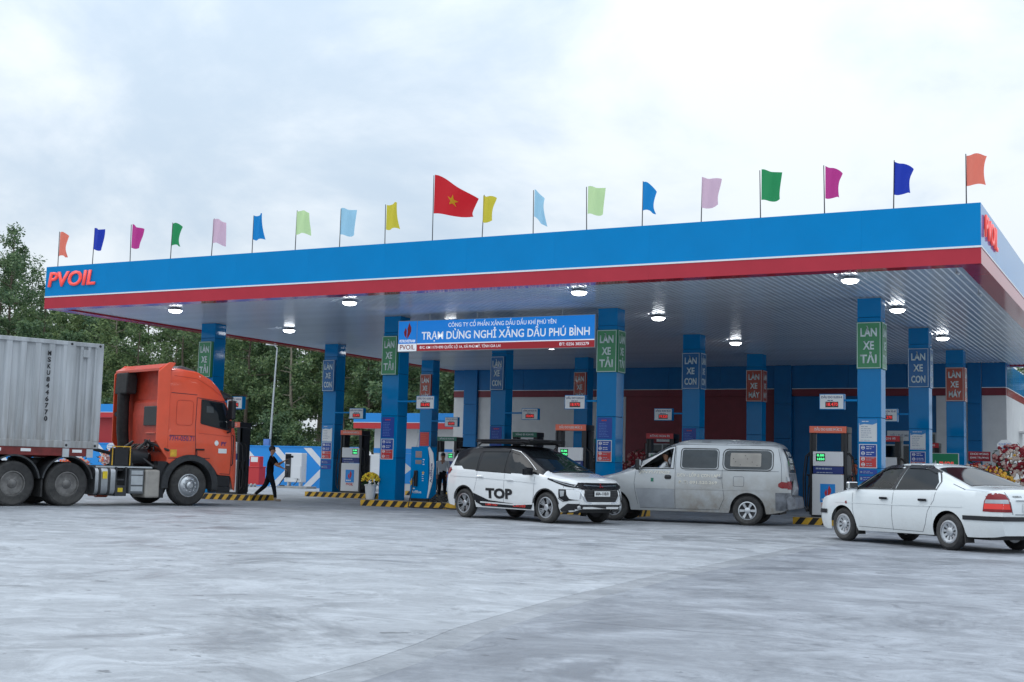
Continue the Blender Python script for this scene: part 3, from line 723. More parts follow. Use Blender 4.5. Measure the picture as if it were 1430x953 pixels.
# right-hand side wall
q = B(); q.box(22.85, 23.15, .301, 13, 0, RB); q.obj('side_wall', 'white_wall', bd)
for i in range(6):
    q = B(); q.box(22.86, 23.16, .26+2.12*i, .26+2.12*(i+1)-.006, ZL+.02, 5.47); q.obj('blue_band_panel', 'blue', bd, bevel=.004)
    q = B(); q.box(22.86, 23.16, .26+2.12*i, .26+2.12*(i+1)-.006, RB, ZL-.006); q.obj('red_band_panel', 'red', bd, bevel=.004)
q = B(); q.box(22.86, 23.175, .2, 13, ZL-.005, ZL+.019); q.obj('white_line', 'white_trim', bd)
q = B(); q.box(0.2, 22.84, 12.7, 13, 0, 5.4); q.box(-.02, .28, .301, 12.69, 0, 5.4); q.obj('rear_wall', 'white_wall', bd)
q = B(); q.box(.29, 22.84, .31, 12.69, 4.3, 4.4); q.obj('ceiling', 'white_wall', bd)
q = B(); q.box(23.16, 23.9, 4.0, 5.3, 3.05, 3.12); q.obj('door_hood', 'white_wall', bd)
for y, z in ((1.7, 1.9), (2.2, 1.55)):
    q = B(); q.box(23.151, 23.21, y, y+.35, z, z+.32); q.obj('meter_box', 'grey_box', bd, bevel=.01)
# shop signs on the facade
for x0, x1, z0, z1, tx in ((-19.0, -18.25, 2.42, 2.66, 'CỬA HÀNG'), (-16.05, -15.2, 2.20, 2.42, 'VĂN PHÒNG'), (-9.75, -8.75, 2.58, 2.95, 'SIÊU THỊ MINI')):
    s = wall('sign_board', x0, x1, -.06, -.004 if x0 < -13.4 else .098, z0, z1, 'plate_white')
    fit_text('lettering', tx, s, ((x0+x1)/2+28.67, -.0605, (z0+z1)/2), FRONT, (x1-x0)*.75, .10, 'print_grey', .015, .002)
# shop shelves seen through the glass
for (sx, sy) in ((-19.0, 1.2), (-17.0, 1.4), (-9.5, 1.3), (-8.3, 1.1)):
    t = thing('shop_shelf', 'dim shop shelf of goods behind the glass near %s' % {-19.0: 'the red dispenser header', -17.0: 'the middle column above the van', -9.5: 'the shop door', -8.3: 'the white pilaster'}[sx], 'shelf', (sx, BY+sy, 0))
    q = B()
    for z in (.1, .6, 1.1, 1.6, 2.1): q.box(-.5, .5, 0, .35, z, z+.03)
    q.box(-.53, -.5, 0, .35, 0, 2.2); q.box(.5, .53, 0, .35, 0, 2.2); q.obj('rack', 'galv', t)
    q = B(); rr = random.Random(sx)
    for z in (.13, .63, 1.13, 1.63):
        x = -.47
        while x < .40:
            w_ = rr.uniform(.06, .14); q.box(x, x+w_, .04, .3, z, z+rr.uniform(.15, .36), rr.randrange(4)); x += w_+.01
    stuff(q.obj('goods', ['fl_red', 'fl_yellow', 'fl_white', 'green_board'], t))

# ================================================================== side kiosks and boundary wall
def kiosk(name, label, x0, x1, y, d, zt, body, wx0, wx1):
    t = thing(name, label, 'building', (x0, y, 0))
    L = x1-x0
    q = B(); q.box(wx0, wx1, .7, d, 0, zt-.62); q.obj('wall', body, t)
    n = max(1, round(L/1.9)); st = L/n
    for i in range(n):
        q = B(); q.box(st*i+.003, st*(i+1)-.003, 0, .1, zt-.42, zt); q.obj('blue_band_panel', 'bright_blue', t, bevel=.004)
        q = B(); q.box(st*i+.003, st*(i+1)-.003, .002, .1, zt-.72, zt-.445); q.obj('red_band_panel', 'red_paint', t, bevel=.004)
    q = B(); q.box(-.01, L+.01, -.008, .09, zt-.445, zt-.422); q.obj('white_line', 'white_trim', t)
    q = B(); q.box(.002, L-.002, .1, d, zt-.70, zt-.1); q.obj('roof', 'white_wall', t)
    return t
t = kiosk('white_kiosk', 'low white kiosk with blue and red roof band left of the main building', -34.6, -28.9, 50.4, 5, 3.6, 'white_wall', .75, 5.7)
q = B(); q.box(.74, 5.71, .69, .698, 1.75, 1.98); q.obj('blue_stripe', 'bright_blue', t)
q = B(); q.prism([(1.9, .35), (2.9, 1.05), (1.9, 1.74), (3.1, 1.74), (4.1, 1.05), (3.1, .35)], .69, .698, 'y'); q.obj('chevron', 'bright_blue', t)
t = kiosk('red_kiosk', 'red walled kiosk with blue roof band seen between container and cab', -54.5, -47.5, 51.5, 5, 4.1, 'red_paint', .7, 3.55)
q = B(); q.box(3.56, 7.0, 4.2, 4.6, 0, 3.4); q.obj('back_wall', 'white_wall', t)
q = B(); q.box(3.9, 4.3, 2, 2.2, 3.27, 3.37); q.obj('strip_light', 'lamp_lens', t)

bw = thing('boundary_wall', 'low bright blue boundary wall painted with white chevrons', 'wall', (-62, 51.2, 0))
q = B(); q.box(0, 27.3, 0, .2, 0, 1.95); q.obj('wall_body', 'bright_blue', bw)
q = B(); q.box(-.02, 27.32, -.03, .23, 1.95, 2.01); q.obj('coping', 'bright_blue', bw)
x = 1.99
while x < 25.2:
    q = B(); q.prism([(0, 1.93), (.45, 1.93), (1.55, .97), (.45, .02), (0, .02), (1.1, .97)], -.012, -.002, 'y'); q.obj('chevron', 'white', bw, (x, 0, 0)); x += 2.0

def charger(x, lab):
    t = thing('charging_unit', lab, 'charger', (x, 49.0, 0), 0, 'service units by the blue wall')
    q = B(); q.box(-.25, 1.45, -.2, .6, 0, .10); q.obj('concrete_base', 'kerb', t, bevel=.01)
    q = B(); q.box(.0, .98, 0, .4, .28, 1.65); q.box(.1, .2, .1, .3, .1, .28); q.box(.78, .88, .1, .3, .1, .28); q.obj('cabinet', 'plastic_white', t, bevel=.02)
    q = B(); q.box(.04, .36, -.02, -.001, .5, 1.60); p_ = q.obj('control_panel', 'black', t)
    q = B(); q.box(.10, .30, -.026, -.0205, 1.05, 1.10); q.obj('display', 'print_grey', p_)
    q = B(); q.box(.55, .95, -.03, -.001, .45, 1.05); q.obj('side_box', 'plastic_white', t, bevel=.015)
    q = B(); q.tube([(.2, -.04, .75), (.1, -.12, .5), (-.05, -.2, .25), (-.1, -.2, .12), (.2, -.22, .12)], .022, 6); q.tube([(.8, -.02, .45), (.82, -.12, .3), (.7, -.2, .14)], .018, 6); q.obj('cable', 'rubber', t, smooth=40)
    return t
charger(-37.45, 'white service cabinet with dark control panel in front of the blue wall')
charger(-33.0, 'white service cabinet half hidden behind the yellow flowers column')
t = thing('fire_station', 'red fire-fighting chest with notice box above by the blue wall', 'fire box', (-39.75, 49.0, 0))
q = B(); q.box(-.05, .80, 0, .5, .10, .92); q.obj('sand_chest', 'red_paint', t, bevel=.02)
q = B(); q.box(-.07, .82, -.02, .52, .92, .97); q.obj('chest_lid', 'red_paint', t, bevel=.01)
q = B(); q.box(.12, .72, .1, .4, .97, 1.45); q.obj('notice_box', 'red_paint', t, bevel=.01)
q = B(); q.box(.2, .62, .094, .099, 1.18, 1.42); q.obj('notice_sheet', 'plate_white', t)
q = B()
for k in range(4): q.blob((.05+k*.22, -.15, .08), .08, 8, 0)
q.obj('base_blocks', 'kerb', t, smooth=60)

t = thing('lamp_post', 'slim pale street lamp post rising behind the blue wall', 'lamp post', (-40.65, 52.0, 0))
q = B(); q.tube([(-.15, 0, 0), (0, 0, 4), (.12, 0, 7.0)], [.07, .05, .035], 10); q.obj('pole', 'galv', t, smooth=40)
q = B(); q.tube([(.12, 0, 6.95), (.14, -.3, 7.1)], .03, 8); q.box(-.02, .34, -.75, -.25, 7.06, 7.14); q.obj('lamp_head', 'plate_white', t)
q = B(); q.box(-.32, .02, -.22, -.08, 1.55, 2.35); q.obj('switch_box', 'print_blue', t)
t = thing('floodlight', 'small floodlight on a short arm above the blue wall', 'lamp', (-31.5, 51.1, 2.02))
q = B(); q.tube([(0, 0, 0), (.12, 0, .5), (.25, -.1, .75)], .03, 6); q.obj('arm', 'galv', t)
q = B(); q.box(.15, .42, -.25, -.05, .68, .85); q.obj('lamp_head', 'galv', t, bevel=.01)
# ================================================================== vehicles
def curve(pts, s=.05):
    def f(x):
        if x <= pts[0][0]: return pts[0][1]
        if x >= pts[-1][0]: return pts[-1][1]
        for (a, p), (c, q) in zip(pts, pts[1:]):
            if a <= x <= c: return p+(q-p)*(x-a)/(c-a) if c > a else q
    def g(x): return sum(f(x+s*k/3) for k in range(-3, 4))/7
    return g
class Body:
    """lofted car shell, x forward, y left; side surface follows ws/zsh, greenhouse follows wt/zt"""
    def __init__(s, x0, x1, zt, zb, ws, zsh, wt, r, wheels, sm=.05, tuck=.06, step=.045):
        zt, zb, ws, zsh, wt, r = [curve(q, sm) for q in (zt, zb, ws, zsh, wt, r)]
        s.zt, s.zsh, s.ws = zt, zsh, ws
        xs = [x0+.0001, x0+.012, x0+.03]+[x0+step*(i+1) for i in range(int((x1-x0)/step)-1)]+[x1-.03, x1-.012, x1-.0001]
        for (xw, zw, R) in wheels:
            for e in (.9995, .985, .95, .88): xs += [xw-R*e, xw+R*e]
        xs = sorted(set(round(x, 4) for x in xs)); rows = []
        for x in xs:
            sill = zb(x); z0 = sill
            for (xw, zw, R) in wheels:
                if abs(x-xw) < R: z0 = max(z0, zw+sqrt(R*R-(x-xw)**2))
            W, zs, zr = ws(x), zsh(x), zt(x)-r(x); zs = max(zs, z0+.04); zr = max(zr, zs+.01); zm = sill+(zs-sill)*.55; P = []
            def side(z): return W-tuck*((zm-z)/(zm-sill))**2 if z < zm else W-.03*((z-zm)/max(.01, zs-zm))**2
            for k in range(9): z = z0+(zs-z0)*k/8; P.append((side(z), z))
            yb = side(zs); T = min(wt(x), yb-.005)
            for k in range(1, 6):
                u = k/5; P.append((yb+(T-yb)*u+.018*sin(pi*u), zs+(zr-zs)*u))
            rr = zt(x)-zr
            for k in range(1, 8):
                a = pi/2*k/7; P.append((T*cos(a)**.75, zr+rr*sin(a)**.9))
            rows.append((x, P))
        s.rows = rows; n = len(rows[0][1]); b = B(); s.n = n
        for x, P in rows:
            for (y, z) in P: b.v.append((x, -y, z))
            for (y, z) in reversed(P[:-1]): b.v.append((x, y, z))
        m = 2*n-1; R = len(rows)
        b.f = [(i*m+k, i*m+k+1, (i+1)*m+k+1, (i+1)*m+k) for i in range(R-1) for k in range(m-1)]
        b.f += [tuple(range(m-1, -1, -1)), tuple((R-1)*m+k for k in range(m))]
        b.m = [0]*len(b.f); s.b = b
        s.bvh = BVHTree.FromPolygons([Vector(v) for v in b.v], b.f)
    def paint(s, fn):
        for i, f in enumerate(s.b.f):
            c = [sum(s.b.v[k][j] for k in f)/len(f) for j in range(3)]; s.b.m[i] = fn(*c)
    def build(s, mats, parent, holes=()):
        me = s.b.mesh('body', mats)
        if holes:
            bm = bmesh.new(); bm.from_mesh(me)
            for poly, sides in holes:
                xs = [p[0] for p in poly]; zs = [p[1] for p in poly]; N_ = len(poly)
                cx, cz = sum(xs)/N_, sum(zs)/N_
                for i in range(N_):
                    (a, c), (d, e) = poly[i], poly[(i+1) % N_]
                    fs = [f for f in bm.faces if min(xs)-.1 < f.calc_center_median().x < max(xs)+.1 and min(zs)-.1 < f.calc_center_median().z < max(zs)+.1]
                    g = list(set(fs) | set(v for f in fs for v in f.verts) | set(q for f in fs for q in f.edges))
                    bmesh.ops.bisect_plane(bm, geom=g, plane_co=(a, 0, c), plane_no=(e-c, 0, -(d-a)), dist=1e-5)
                def inside(x, z):
                    sg = 0
                    for i in range(N_):
                        (a, c), (d, e) = poly[i], poly[(i+1) % N_]; k = (d-a)*(z-c)-(e-c)*(x-a)
                        if abs(k) < 1e-9: continue
                        if sg and k*sg < 0: return False
                        sg = k
                    return True
                dead = [f for f in bm.faces if inside(f.calc_center_median().x, f.calc_center_median().z) and any(f.calc_center_median().y*q > .25 for q in sides)]
                bmesh.ops.delete(bm, geom=dead, context='FACES')
            bm.to_mesh(me); bm.free()
        me.polygons.foreach_set('use_smooth', [True]*len(me.polygons)); me.set_sharp_from_angle(angle=radians(38))
        s.o = put('body', me, parent); return s.o
    def hit(s, view, u, v, off):
        o, d = {'R': ((u, -3, v), (0, 1, 0)), 'L': ((u, 3, v), (0, -1, 0)), 'F': ((5, u, v), (-1, 0, 0)), 'B': ((-5, u, v), (1, 0, 0)), 'T': ((u, v, 5), (0, 0, -1))}[view]
        h = s.bvh.ray_cast(Vector(o), Vector(d))
        if h[0] is None: return None
        nrm = h[1] if h[1].dot(Vector(d)) < 0 else -h[1]
        return h[0]+nrm*off-Vector(d)*off*.3
    def decal(s, name, view, poly, m, parent, off=.005, grid=.07, me=None, smooth=True):
        """patch with the outline poly laid on the shell, seen from the given side"""
        if me is None:
            bm = bmesh.new(); f = bm.faces.new([bm.verts.new((p[0], p[1], 0)) for p in poly]); bmesh.ops.triangulate(bm, faces=[f])
            for ax in (0, 1):
                lo = min(p[ax] for p in poly); hi = max(p[ax] for p in poly); k = lo+grid
                while k < hi-1e-4:
                    co = [0, 0, 0]; no = [0, 0, 0]; co[ax] = k; no[ax] = 1
                    bmesh.ops.bisect_plane(bm, geom=bm.verts[:]+bm.edges[:]+bm.faces[:], plane_co=co, plane_no=no); k += grid
        else:
            bm = bmesh.new(); bm.from_mesh(me); sx = -1 if view in 'LF' else 1
            (cx, cz) = poly
            if view == 'L': bmesh.ops.scale(bm, vec=(-1, 1, 1), verts=bm.verts)
            if view == 'B': bmesh.ops.scale(bm, vec=(-1, 1, 1), verts=bm.verts)
            bmesh.ops.translate(bm, vec=(cx, cz, 0), verts=bm.verts)
        dead = []
        for v in bm.verts:
            p = s.hit(view, v.co.x, v.co.y, off)
            if p is None: dead.append(v)
            else: v.co = p
        bmesh.ops.delete(bm, geom=dead, context='VERTS')
        q = bpy.data.meshes.new(name); bm.to_mesh(q); bm.free(); q.materials.append(M[m])
        if smooth: q.polygons.foreach_set('use_smooth', [True]*len(q.polygons))
        return put(name, q, parent)
    def text(s, view, body, u, v, width, height, m, parent, bold=.02, shear=0, off=.006):
        t0 = text_mesh(body, bold, 1, 1, 0, shear, m); xs = [q.co.x for q in t0.vertices]; size = height/.70
        return s.decal('lettering', view, (u, v), m, parent, off, me=text_mesh(body, bold, width/((max(xs)-min(xs))*size), size, 0, shear, m), smooth=False)
    def seam(s, name, view, pts, m, parent, w=.009, off=.003):
        b = B(); L = []
        for (a, c) in zip(pts, pts[1:]):
            n = max(1, int(math.dist(a, c)/.06))
            for k in range(n): L.append((a[0]+(c[0]-a[0])*k/n, a[1]+(c[1]-a[1])*k/n))
        L.append(pts[-1]); vs = []
        for i, p in enumerate(L):
            a, c = L[max(0, i-1)], L[min(len(L)-1, i+1)]; d = Vector((c[0]-a[0], c[1]-a[1])).normalized(); nx, nz = -d.y*w/2, d.x*w/2
            h1 = s.hit(view, p[0]+nx, p[1]+nz, off); h2 = s.hit(view, p[0]-nx, p[1]-nz, off)
            if h1 is None or h2 is None: continue
            vs += [h1, h2]
        b.add(vs, [(2*i, 2*i+1, 2*i+3, 2*i+2) for i in range(len(vs)//2-1)])
        return b.obj(name, m, parent)
def wheel_meshes(key, R, rr, w, style, rim='rim_alloy'):
    q = B(); h = w/2
    q.lathe([(rr, -h+.02), (rr+.02, -h+.004), (R-.05, -h), (R-.015, -h+.025), (R, -h+.05), (R, h-.05), (R-.015, h-.025), (R-.05, h), (rr+.02, h-.004), (rr, h-.02)], 'y', n=40, close=True)
    for k in range(48):            # tread blocks
        a = 2*pi*k/48; c, s_ = cos(a), sin(a)
        for y in (-h+.055, .01):
            u = B(); u.box(-R*.045, R*.045, y, y+h-.075, R-.004, R+.006)
            q.add([(p[0]*c+p[2]*s_, p[1], -p[0]*s_+p[2]*c) for p in u.v], u.f)
    ty = q.mesh('wheel', 'rubber', smooth=35)
    q = B(); o = h-.03             # outer face at +y
    q.lathe([(rr, -h+.03), (rr, o+.012), (rr-.012, o+.018), (rr-.025, o), (rr-.03, o-.06), (rr*.35, o-.09), (0, o-.09)], 'y', n=36, mi=1 if style in ('alloy5', 'split', 'six') else 0)
    q.lathe([(rr+.004, o-.01), (rr+.004, o+.016), (rr-.02, o+.02), (rr-.022, o-.01)], 'y', n=36, close=True)
    def spoke(a, w0, w1, r0, r1, y0, y1, th=.02):
        c, s_ = cos(a), sin(a)
        P = [(-w0, y0-th, r0), (w0, y0-th, r0), (w1, y1-th, r1), (-w1, y1-th, r1), (-w0*.7, y0, r0), (w0*.7, y0, r0), (w1*.7, y1, r1), (-w1*.7, y1, r1)]
        q.add([(p[0]*c+p[2]*s_, p[1], -p[0]*s_+p[2]*c) for p in P], [(0, 3, 2, 1), (4, 5, 6, 7), (0, 1, 5, 4), (1, 2, 6, 5), (2, 3, 7, 6), (3, 0, 4, 7)])
    if style == 'split':
        for k in range(5):
            for d in (-.2, .2): spoke(2*pi*k/5+d*.5, .011, .013, .05, rr-.015, o-.015, o+.005)
            for d in (-.27, .27): spoke(2*pi*k/5+d*1.2, .007, .012, rr*.45, rr-.015, o-.012, o+.004)
    elif style == 'six':
        for k in range(6): spoke(2*pi*k/6, .026, .045, .05, rr-.02, o-.012, o-.002)
    elif style == 'cover':
        for k in range(10): spoke(2*pi*k/10, .018, .034, .06, rr-.035, o-.02, o-.004)
        q.lathe([(rr-.015, o-.03), (rr-.02, o+.004), (rr-.05, o-.004), (rr-.05, o-.03)], 'y', n=36, close=True)
    if style in ('split', 'six', 'cover'): q.lathe([(.075, o-.06), (.07, o-.005), (.045, o+.006), (0, o+.008)], 'y', n=18)
    if style == 'truck_front':
        q.lathe([(rr-.03, o-.03), (rr*.8, o+.01), (rr*.62, o+.055), (rr*.5, o+.06), (rr*.45, o+.03), (0, o+.03)], 'y', n=36)
        for k in range(10): a = 2*pi*k/10; q.lathe([(.022, o+.05), (.022, o+.085), (0, o+.09)], 'y', (rr*.56*cos(a), 0, rr*.56*sin(a)), 8)
        q.lathe([(.11, o+.02), (.10, o+.10), (.06, o+.13), (0, o+.13)], 'y', n=18)
    if style == 'truck_rear':
        q.lathe([(rr-.03, o-.02), (rr*.9, o-.10), (rr*.62, o-.14), (rr*.6, o-.10), (rr*.42, o-.09), (rr*.4, o-.02), (rr*.3, o+.0), (0, o+.0)], 'y', n=36)
        for k in range(10): a = 2*pi*k/10; q.lathe([(.02, o-.11), (.02, o-.06), (0, o-.055)], 'y', (rr*.52*cos(a), 0, rr*.52*sin(a)), 8)
        for k in range(8): a = 2*pi*(k+.5)/8; q.lathe([(.045, o-.10), (.042, o-.086), (0, o-.088)], 'y', (rr*.77*cos(a), 0, rr*.77*sin(a)), 10, 1)
    rm = q.mesh('rim', [rim, 'rim_dark'], smooth=35)
    return ty, rm
def add_wheels(t, ms, places):
    for (x, y, z) in places:
        o = put('wheel', ms[0], t, (x, y, z), (0, random.uniform(0, 6), 0) if y > 0 else (0, random.uniform(0, 6), pi)); put('rim', ms[1], o)
def rect(x0, x1, z0, z1, r=0.0):
    if not r: return [(x0, z0), (x1, z0), (x1, z1), (x0, z1)]
    P = []
    for cx, cz, a in ((x1-r, z0+r, -90), (x1-r, z1-r, 0), (x0+r, z1-r, 90), (x0+r, z0+r, 180)):
        for k in range(4): P.append((cx+r*cos(radians(a+30*k)), cz+r*sin(radians(a+30*k))))
    return P
def mir(poly): return [(-p[0], p[1]) for p in reversed(poly)]
def seat(t, x, y, z, m='grey_box', head=True):
    q = B(); q.box(x-.25, x+.25, y-.24, y+.24, z, z+.14); q.prism([(x-.28, z+.12), (x-.14, z+.12), (x-.28, z+.66), (x-.40, z+.66)], y-.23, y+.23, 'y')
    if head: q.box(x-.42, x-.32, y-.12, y+.12, z+.68, z+.86)
    return q.obj('seat', m, t, bevel=.03)
def mirror(t, x, y, z, m, s, size=(.09, .2, .15)):
    q = B(); q.tube([(x, y*.92, z-.06), (x, y, z-.02)], .025, 6); q.obj('mirror_stem', 'black', t)
    q = B(); a, b_, c = size; y0, y1 = (y-.02, y+b_) if s > 0 else (y-b_, y+.02)
    q.box(x-a/2, x+a/2, y0, y1, z-c/2, z+c/2); o = q.obj('wing_mirror', m, t, bevel=.03)
    q = B(); q.box(x-a/2-.004, x-a/2-.001, y0+.02, y1-.02, z-c/2+.02, z+c/2-.02); q.obj('mirror_glass', 'chrome', o)
def underbody(t, x0, x1, w, z0, z1, w2, z2, z3):
    q = B(); q.box(x0, x1, -w, w, z0, z1); q.obj('underbody', 'black', t)
    q = B(); q.box(x0, x1, -w2, w2, z2, z3); q.obj('wheel_well_liner', 'black', t)
def handle(bd, t, side, x, z, m, l=.2):
    s = bd.hit(side, x, z, .02); q = B(); q.box(s.x-l/2, s.x+l/2, s.y-.018, s.y+.018, s.z-.02, s.z+.02); return q.obj('door_handle', m, t, bevel=.012)

# ---------------------------------------------------------------- white sedan (rear left quarter towards the camera)
def sedan():
    t = thing('white_sedan', 'white four-door sedan parked at right with red tail lamps and black bumper strip', 'car', (-3.93, 23.56, 0), radians(143.5))
    xf, xr = 1.285, -1.285; wl = [(xf, .30, .345), (xr, .30, .345)]
    bd = Body(-2.29, 2.18,
        zt=[(-2.29, .80), (-2.25, .98), (-2.12, 1.02), (-1.75, 1.045), (-1.62, 1.06), (-.72, 1.385), (-.4, 1.425), (.1, 1.43), (.42, 1.385), (1.12, 1.0), (1.3, .95), (1.85, .85), (2.1, .74), (2.18, .56)],
        zb=[(-2.29, .29), (-2.2, .26), (-1.9, .24), (1.8, .20), (2.05, .24), (2.18, .34)],
        ws=[(-2.29, .66), (-2.24, .72), (-2.1, .795), (-1.7, .835), (-1, .85), (1.2, .85), (1.75, .81), (2.0, .73), (2.12, .63), (2.18, .5)],
        zsh=[(-2.29, .75), (-2.15, .96), (-1.5, .965), (0, .92), (1.2, .88), (1.9, .78), (2.18, .52)],
        wt=[(-2.29, .58), (-2.1, .69), (-1.7, .72), (-1.5, .70), (-.72, .575), (.3, .575), (1.1, .70), (1.35, .76), (2.0, .66), (2.18, .42)],
        r=[(-2.29, .05), (-1.6, .05), (-.7, .09), (.3, .09), (1.2, .05), (2.18, .05)], wheels=wl)
    fwin = [(.98, .965), (.02, .975), (-.06, 1.33), (.33, 1.325), (.62, 1.20)]
    rwin = [(-.06, .975), (-.98, .995), (-.99, 1.10), (-.85, 1.25), (-.60, 1.335), (-.14, 1.335)]
    bd.build(['sedan_white'], t, holes=[(fwin, (1, -1))])
    for sd in 'LR':
        o = bd.decal('door_window', sd, fwin, 'glass_clear', t, .002)
        bd.decal('door_window', sd, rwin, 'glass_dark', t, .004)
        fr = [(1.05, .955), (.62, 1.235), (.34, 1.345), (.0, 1.365), (-.3, 1.365), (-.62, 1.36), (-.90, 1.27), (-1.04, 1.11), (-1.02, .985), (-.04, .962), (1.05, .950)]
        bd.seam('window_rubber', sd, fr, 'black', t, .020, .006); bd.seam('window_rubber', sd, [(.0, .965), (-.1, 1.36)], 'black', t, .07, .007)
        bd.seam('rain_visor', sd, [(.95, 1.03), (.64, 1.235), (.34, 1.335), (0, 1.352)], 'black_gloss', t, .055, .016)
        bd.seam('rain_visor', sd, [(-.16, 1.352), (-.6, 1.345), (-.84, 1.265)], 'black_gloss', t, .055, .016)
        for ln in ([(1.02, .94), (1.0, .60), (.93, .30)], [(-.02, .95), (.0, .6), (0, .26)], [(-1.02, .98), (-.98, .80), (-.85, .62), (-.78, .40), (-.70, .27)], [(.93, .285), (-.7, .27)], [(-1.62, .99), (-1.30, 1.08)]): bd.seam('panel_gap', sd, ln, 'gap', t, .006)
        bd.seam('body_crease', sd, [(1.5, .70), (0, .70), (-1.6, .72)], 'sedan_white', t, .02, .006)
        for x in (.20, -.74): handle(bd, t, sd, x, .80, 'black_gloss', .19)
        bd.decal('side_indicator', sd, [(1.17, .67), (1.21, .70), (1.17, .73), (1.13, .70)], 'lamp_red', t, .006)
        bd.decal('bumper_strip', sd, rect(-2.24, -1.62, .515, .585), 'black', t, .012); bd.decal('bumper_strip', sd, rect(1.72, 2.12, .49, .56), 'black', t, .012)
        tl = [(-2.25, .655), (-2.25, .90), (-2.16, .955), (-2.09, .94), (-2.03, .82), (-2.01, .66)]
        o = bd.decal('tail_lamp', sd, tl, 'lamp_red', t, .006, .04)
        bd.decal('reversing_lens', sd, [(-2.25, .79), (-2.25, .85), (-2.06, .85), (-2.045, .79)], 'lamp_clear', o, .009, .04)
        bd.decal('lit_lens', sd, [(-2.25, .70), (-2.25, .785), (-2.04, .785), (-2.035, .70)], 'lamp_red_lit', o, .009, .04)
    for s in (1, -1):
        tl = [(.47*s, .655), (.51*s, .80), (.55*s, .93), (.64*s, .95), (.78*s, .9), (.78*s, .655)]
        o = bd.decal('tail_lamp', 'B', tl, 'lamp_red', t, .006, .04)
        bd.decal('reversing_lens', 'B', [(.535*s, .79), (.55*s, .85), (.78*s, .85), (.78*s, .79)], 'lamp_clear', o, .009, .04)
        bd.decal('lit_lens', 'B', [(.51*s, .70), (.53*s, .785), (.78*s, .785), (.78*s, .70)], 'lamp_red_lit', o, .009, .04)
        bd.decal('headlamp', 'F', [(.30*s, .62), (.30*s, .72), (.60*s, .74), (.62*s, .62)], 'lamp_clear', t, .006)
    bd.decal('bumper_strip', 'B', rect(-.80, .80, .515, .585), 'black', t, .013)
    bd.seam('panel_gap', 'B', [(.45, .62), (.54, .97)], 'gap', t); bd.seam('panel_gap', 'B', [(-.45, .62), (-.54, .97)], 'gap', t); bd.seam('panel_gap', 'B', [(.40, .62), (-.40, .62)], 'gap', t)
    o = bd.decal('number_plate', 'B', rect(-.235, .235, .655, .80), 'plate_white', t, .012)
    bd.text('B', '76A', -.0, .765, .2, .05, 'black', o, off=.016); bd.text('B', '007.10', 0, .695, .36, .055, 'black', o, off=.016)
    q = B(); q.box(-2.31, -2.27, -.38, .38, .835, .86); q.obj('chrome_bar', 'chrome', t, bevel=.006)
    bd.text('B', 'NUBIRA II', .33, .90, .18, .028, 'black', t)
    bd.decal('rear_window', 'T', [(-1.58, -.60), (-.80, -.50), (-.80, .50), (-1.58, .60)], 'glass_dark', t, .004)
    bd.seam('window_rubber', 'T', [(-1.60, .61), (-.79, .51), (-.79, -.51), (-1.60, -.61), (-1.60, .61)], 'black', t, .018, .005)
    bd.decal('windscreen', 'T', [(.50, -.50), (1.08, -.62), (1.08, .62), (.50, .50)], 'glass_dark', t, .004)
    mirror(t, .93, .83, 1.0, 'chrome', 1); mirror(t, .93, -.83, 1.0, 'chrome', -1)
    underbody(t, -1.95, 1.75, .58, .20, .659, .79, .66, .72)
    q = B(); q.box(-.95, 1.0, -.70, .70, .26, .34); q.obj('cabin_floor', 'black', t)
    q = B(); q.prism([(.75, .5), (1.15, .5), (1.15, .88), (.85, .95), (.72, .85)], -.66, .66, 'y'); q.obj('dashboard', 'dark_metal', t, bevel=.02)
    for y in (.36, -.36): seat(t, .15, y, .45)
    q = B(); q.lathe([(.17, -.012), (.185, 0), (.17, .012), (.155, 0)], 'x', (.66, .36, .92), 20, close=True); q.obj('steering_wheel', 'black', t)
    for y in (.80, -.80):
        q = B(); q.prism([(xr-.36, .14), (xr-.34, .14), (xr-.31, .42), (xr-.33, .42)], min(y, y*.76), max(y, y*.76), 'y'); q.prism([(xf-.36, .14), (xf-.34, .14), (xf-.31, .42), (xf-.33, .42)], min(y, y*.76), max(y, y*.76), 'y'); q.obj('mud_flap', 'rubber', t)
    q = B(); q.tube([(-2.1, -.45, .24), (-2.3, -.45, .23)], .03, 8); q.obj('exhaust_pipe', 'dark_metal', t)
    add_wheels(t, wheel_meshes('s', .30, .185, .185, 'cover'), [(xf, .735, .30), (xf, -.735, .30), (xr, .735, .30), (xr, -.735, .30)])
sedan()

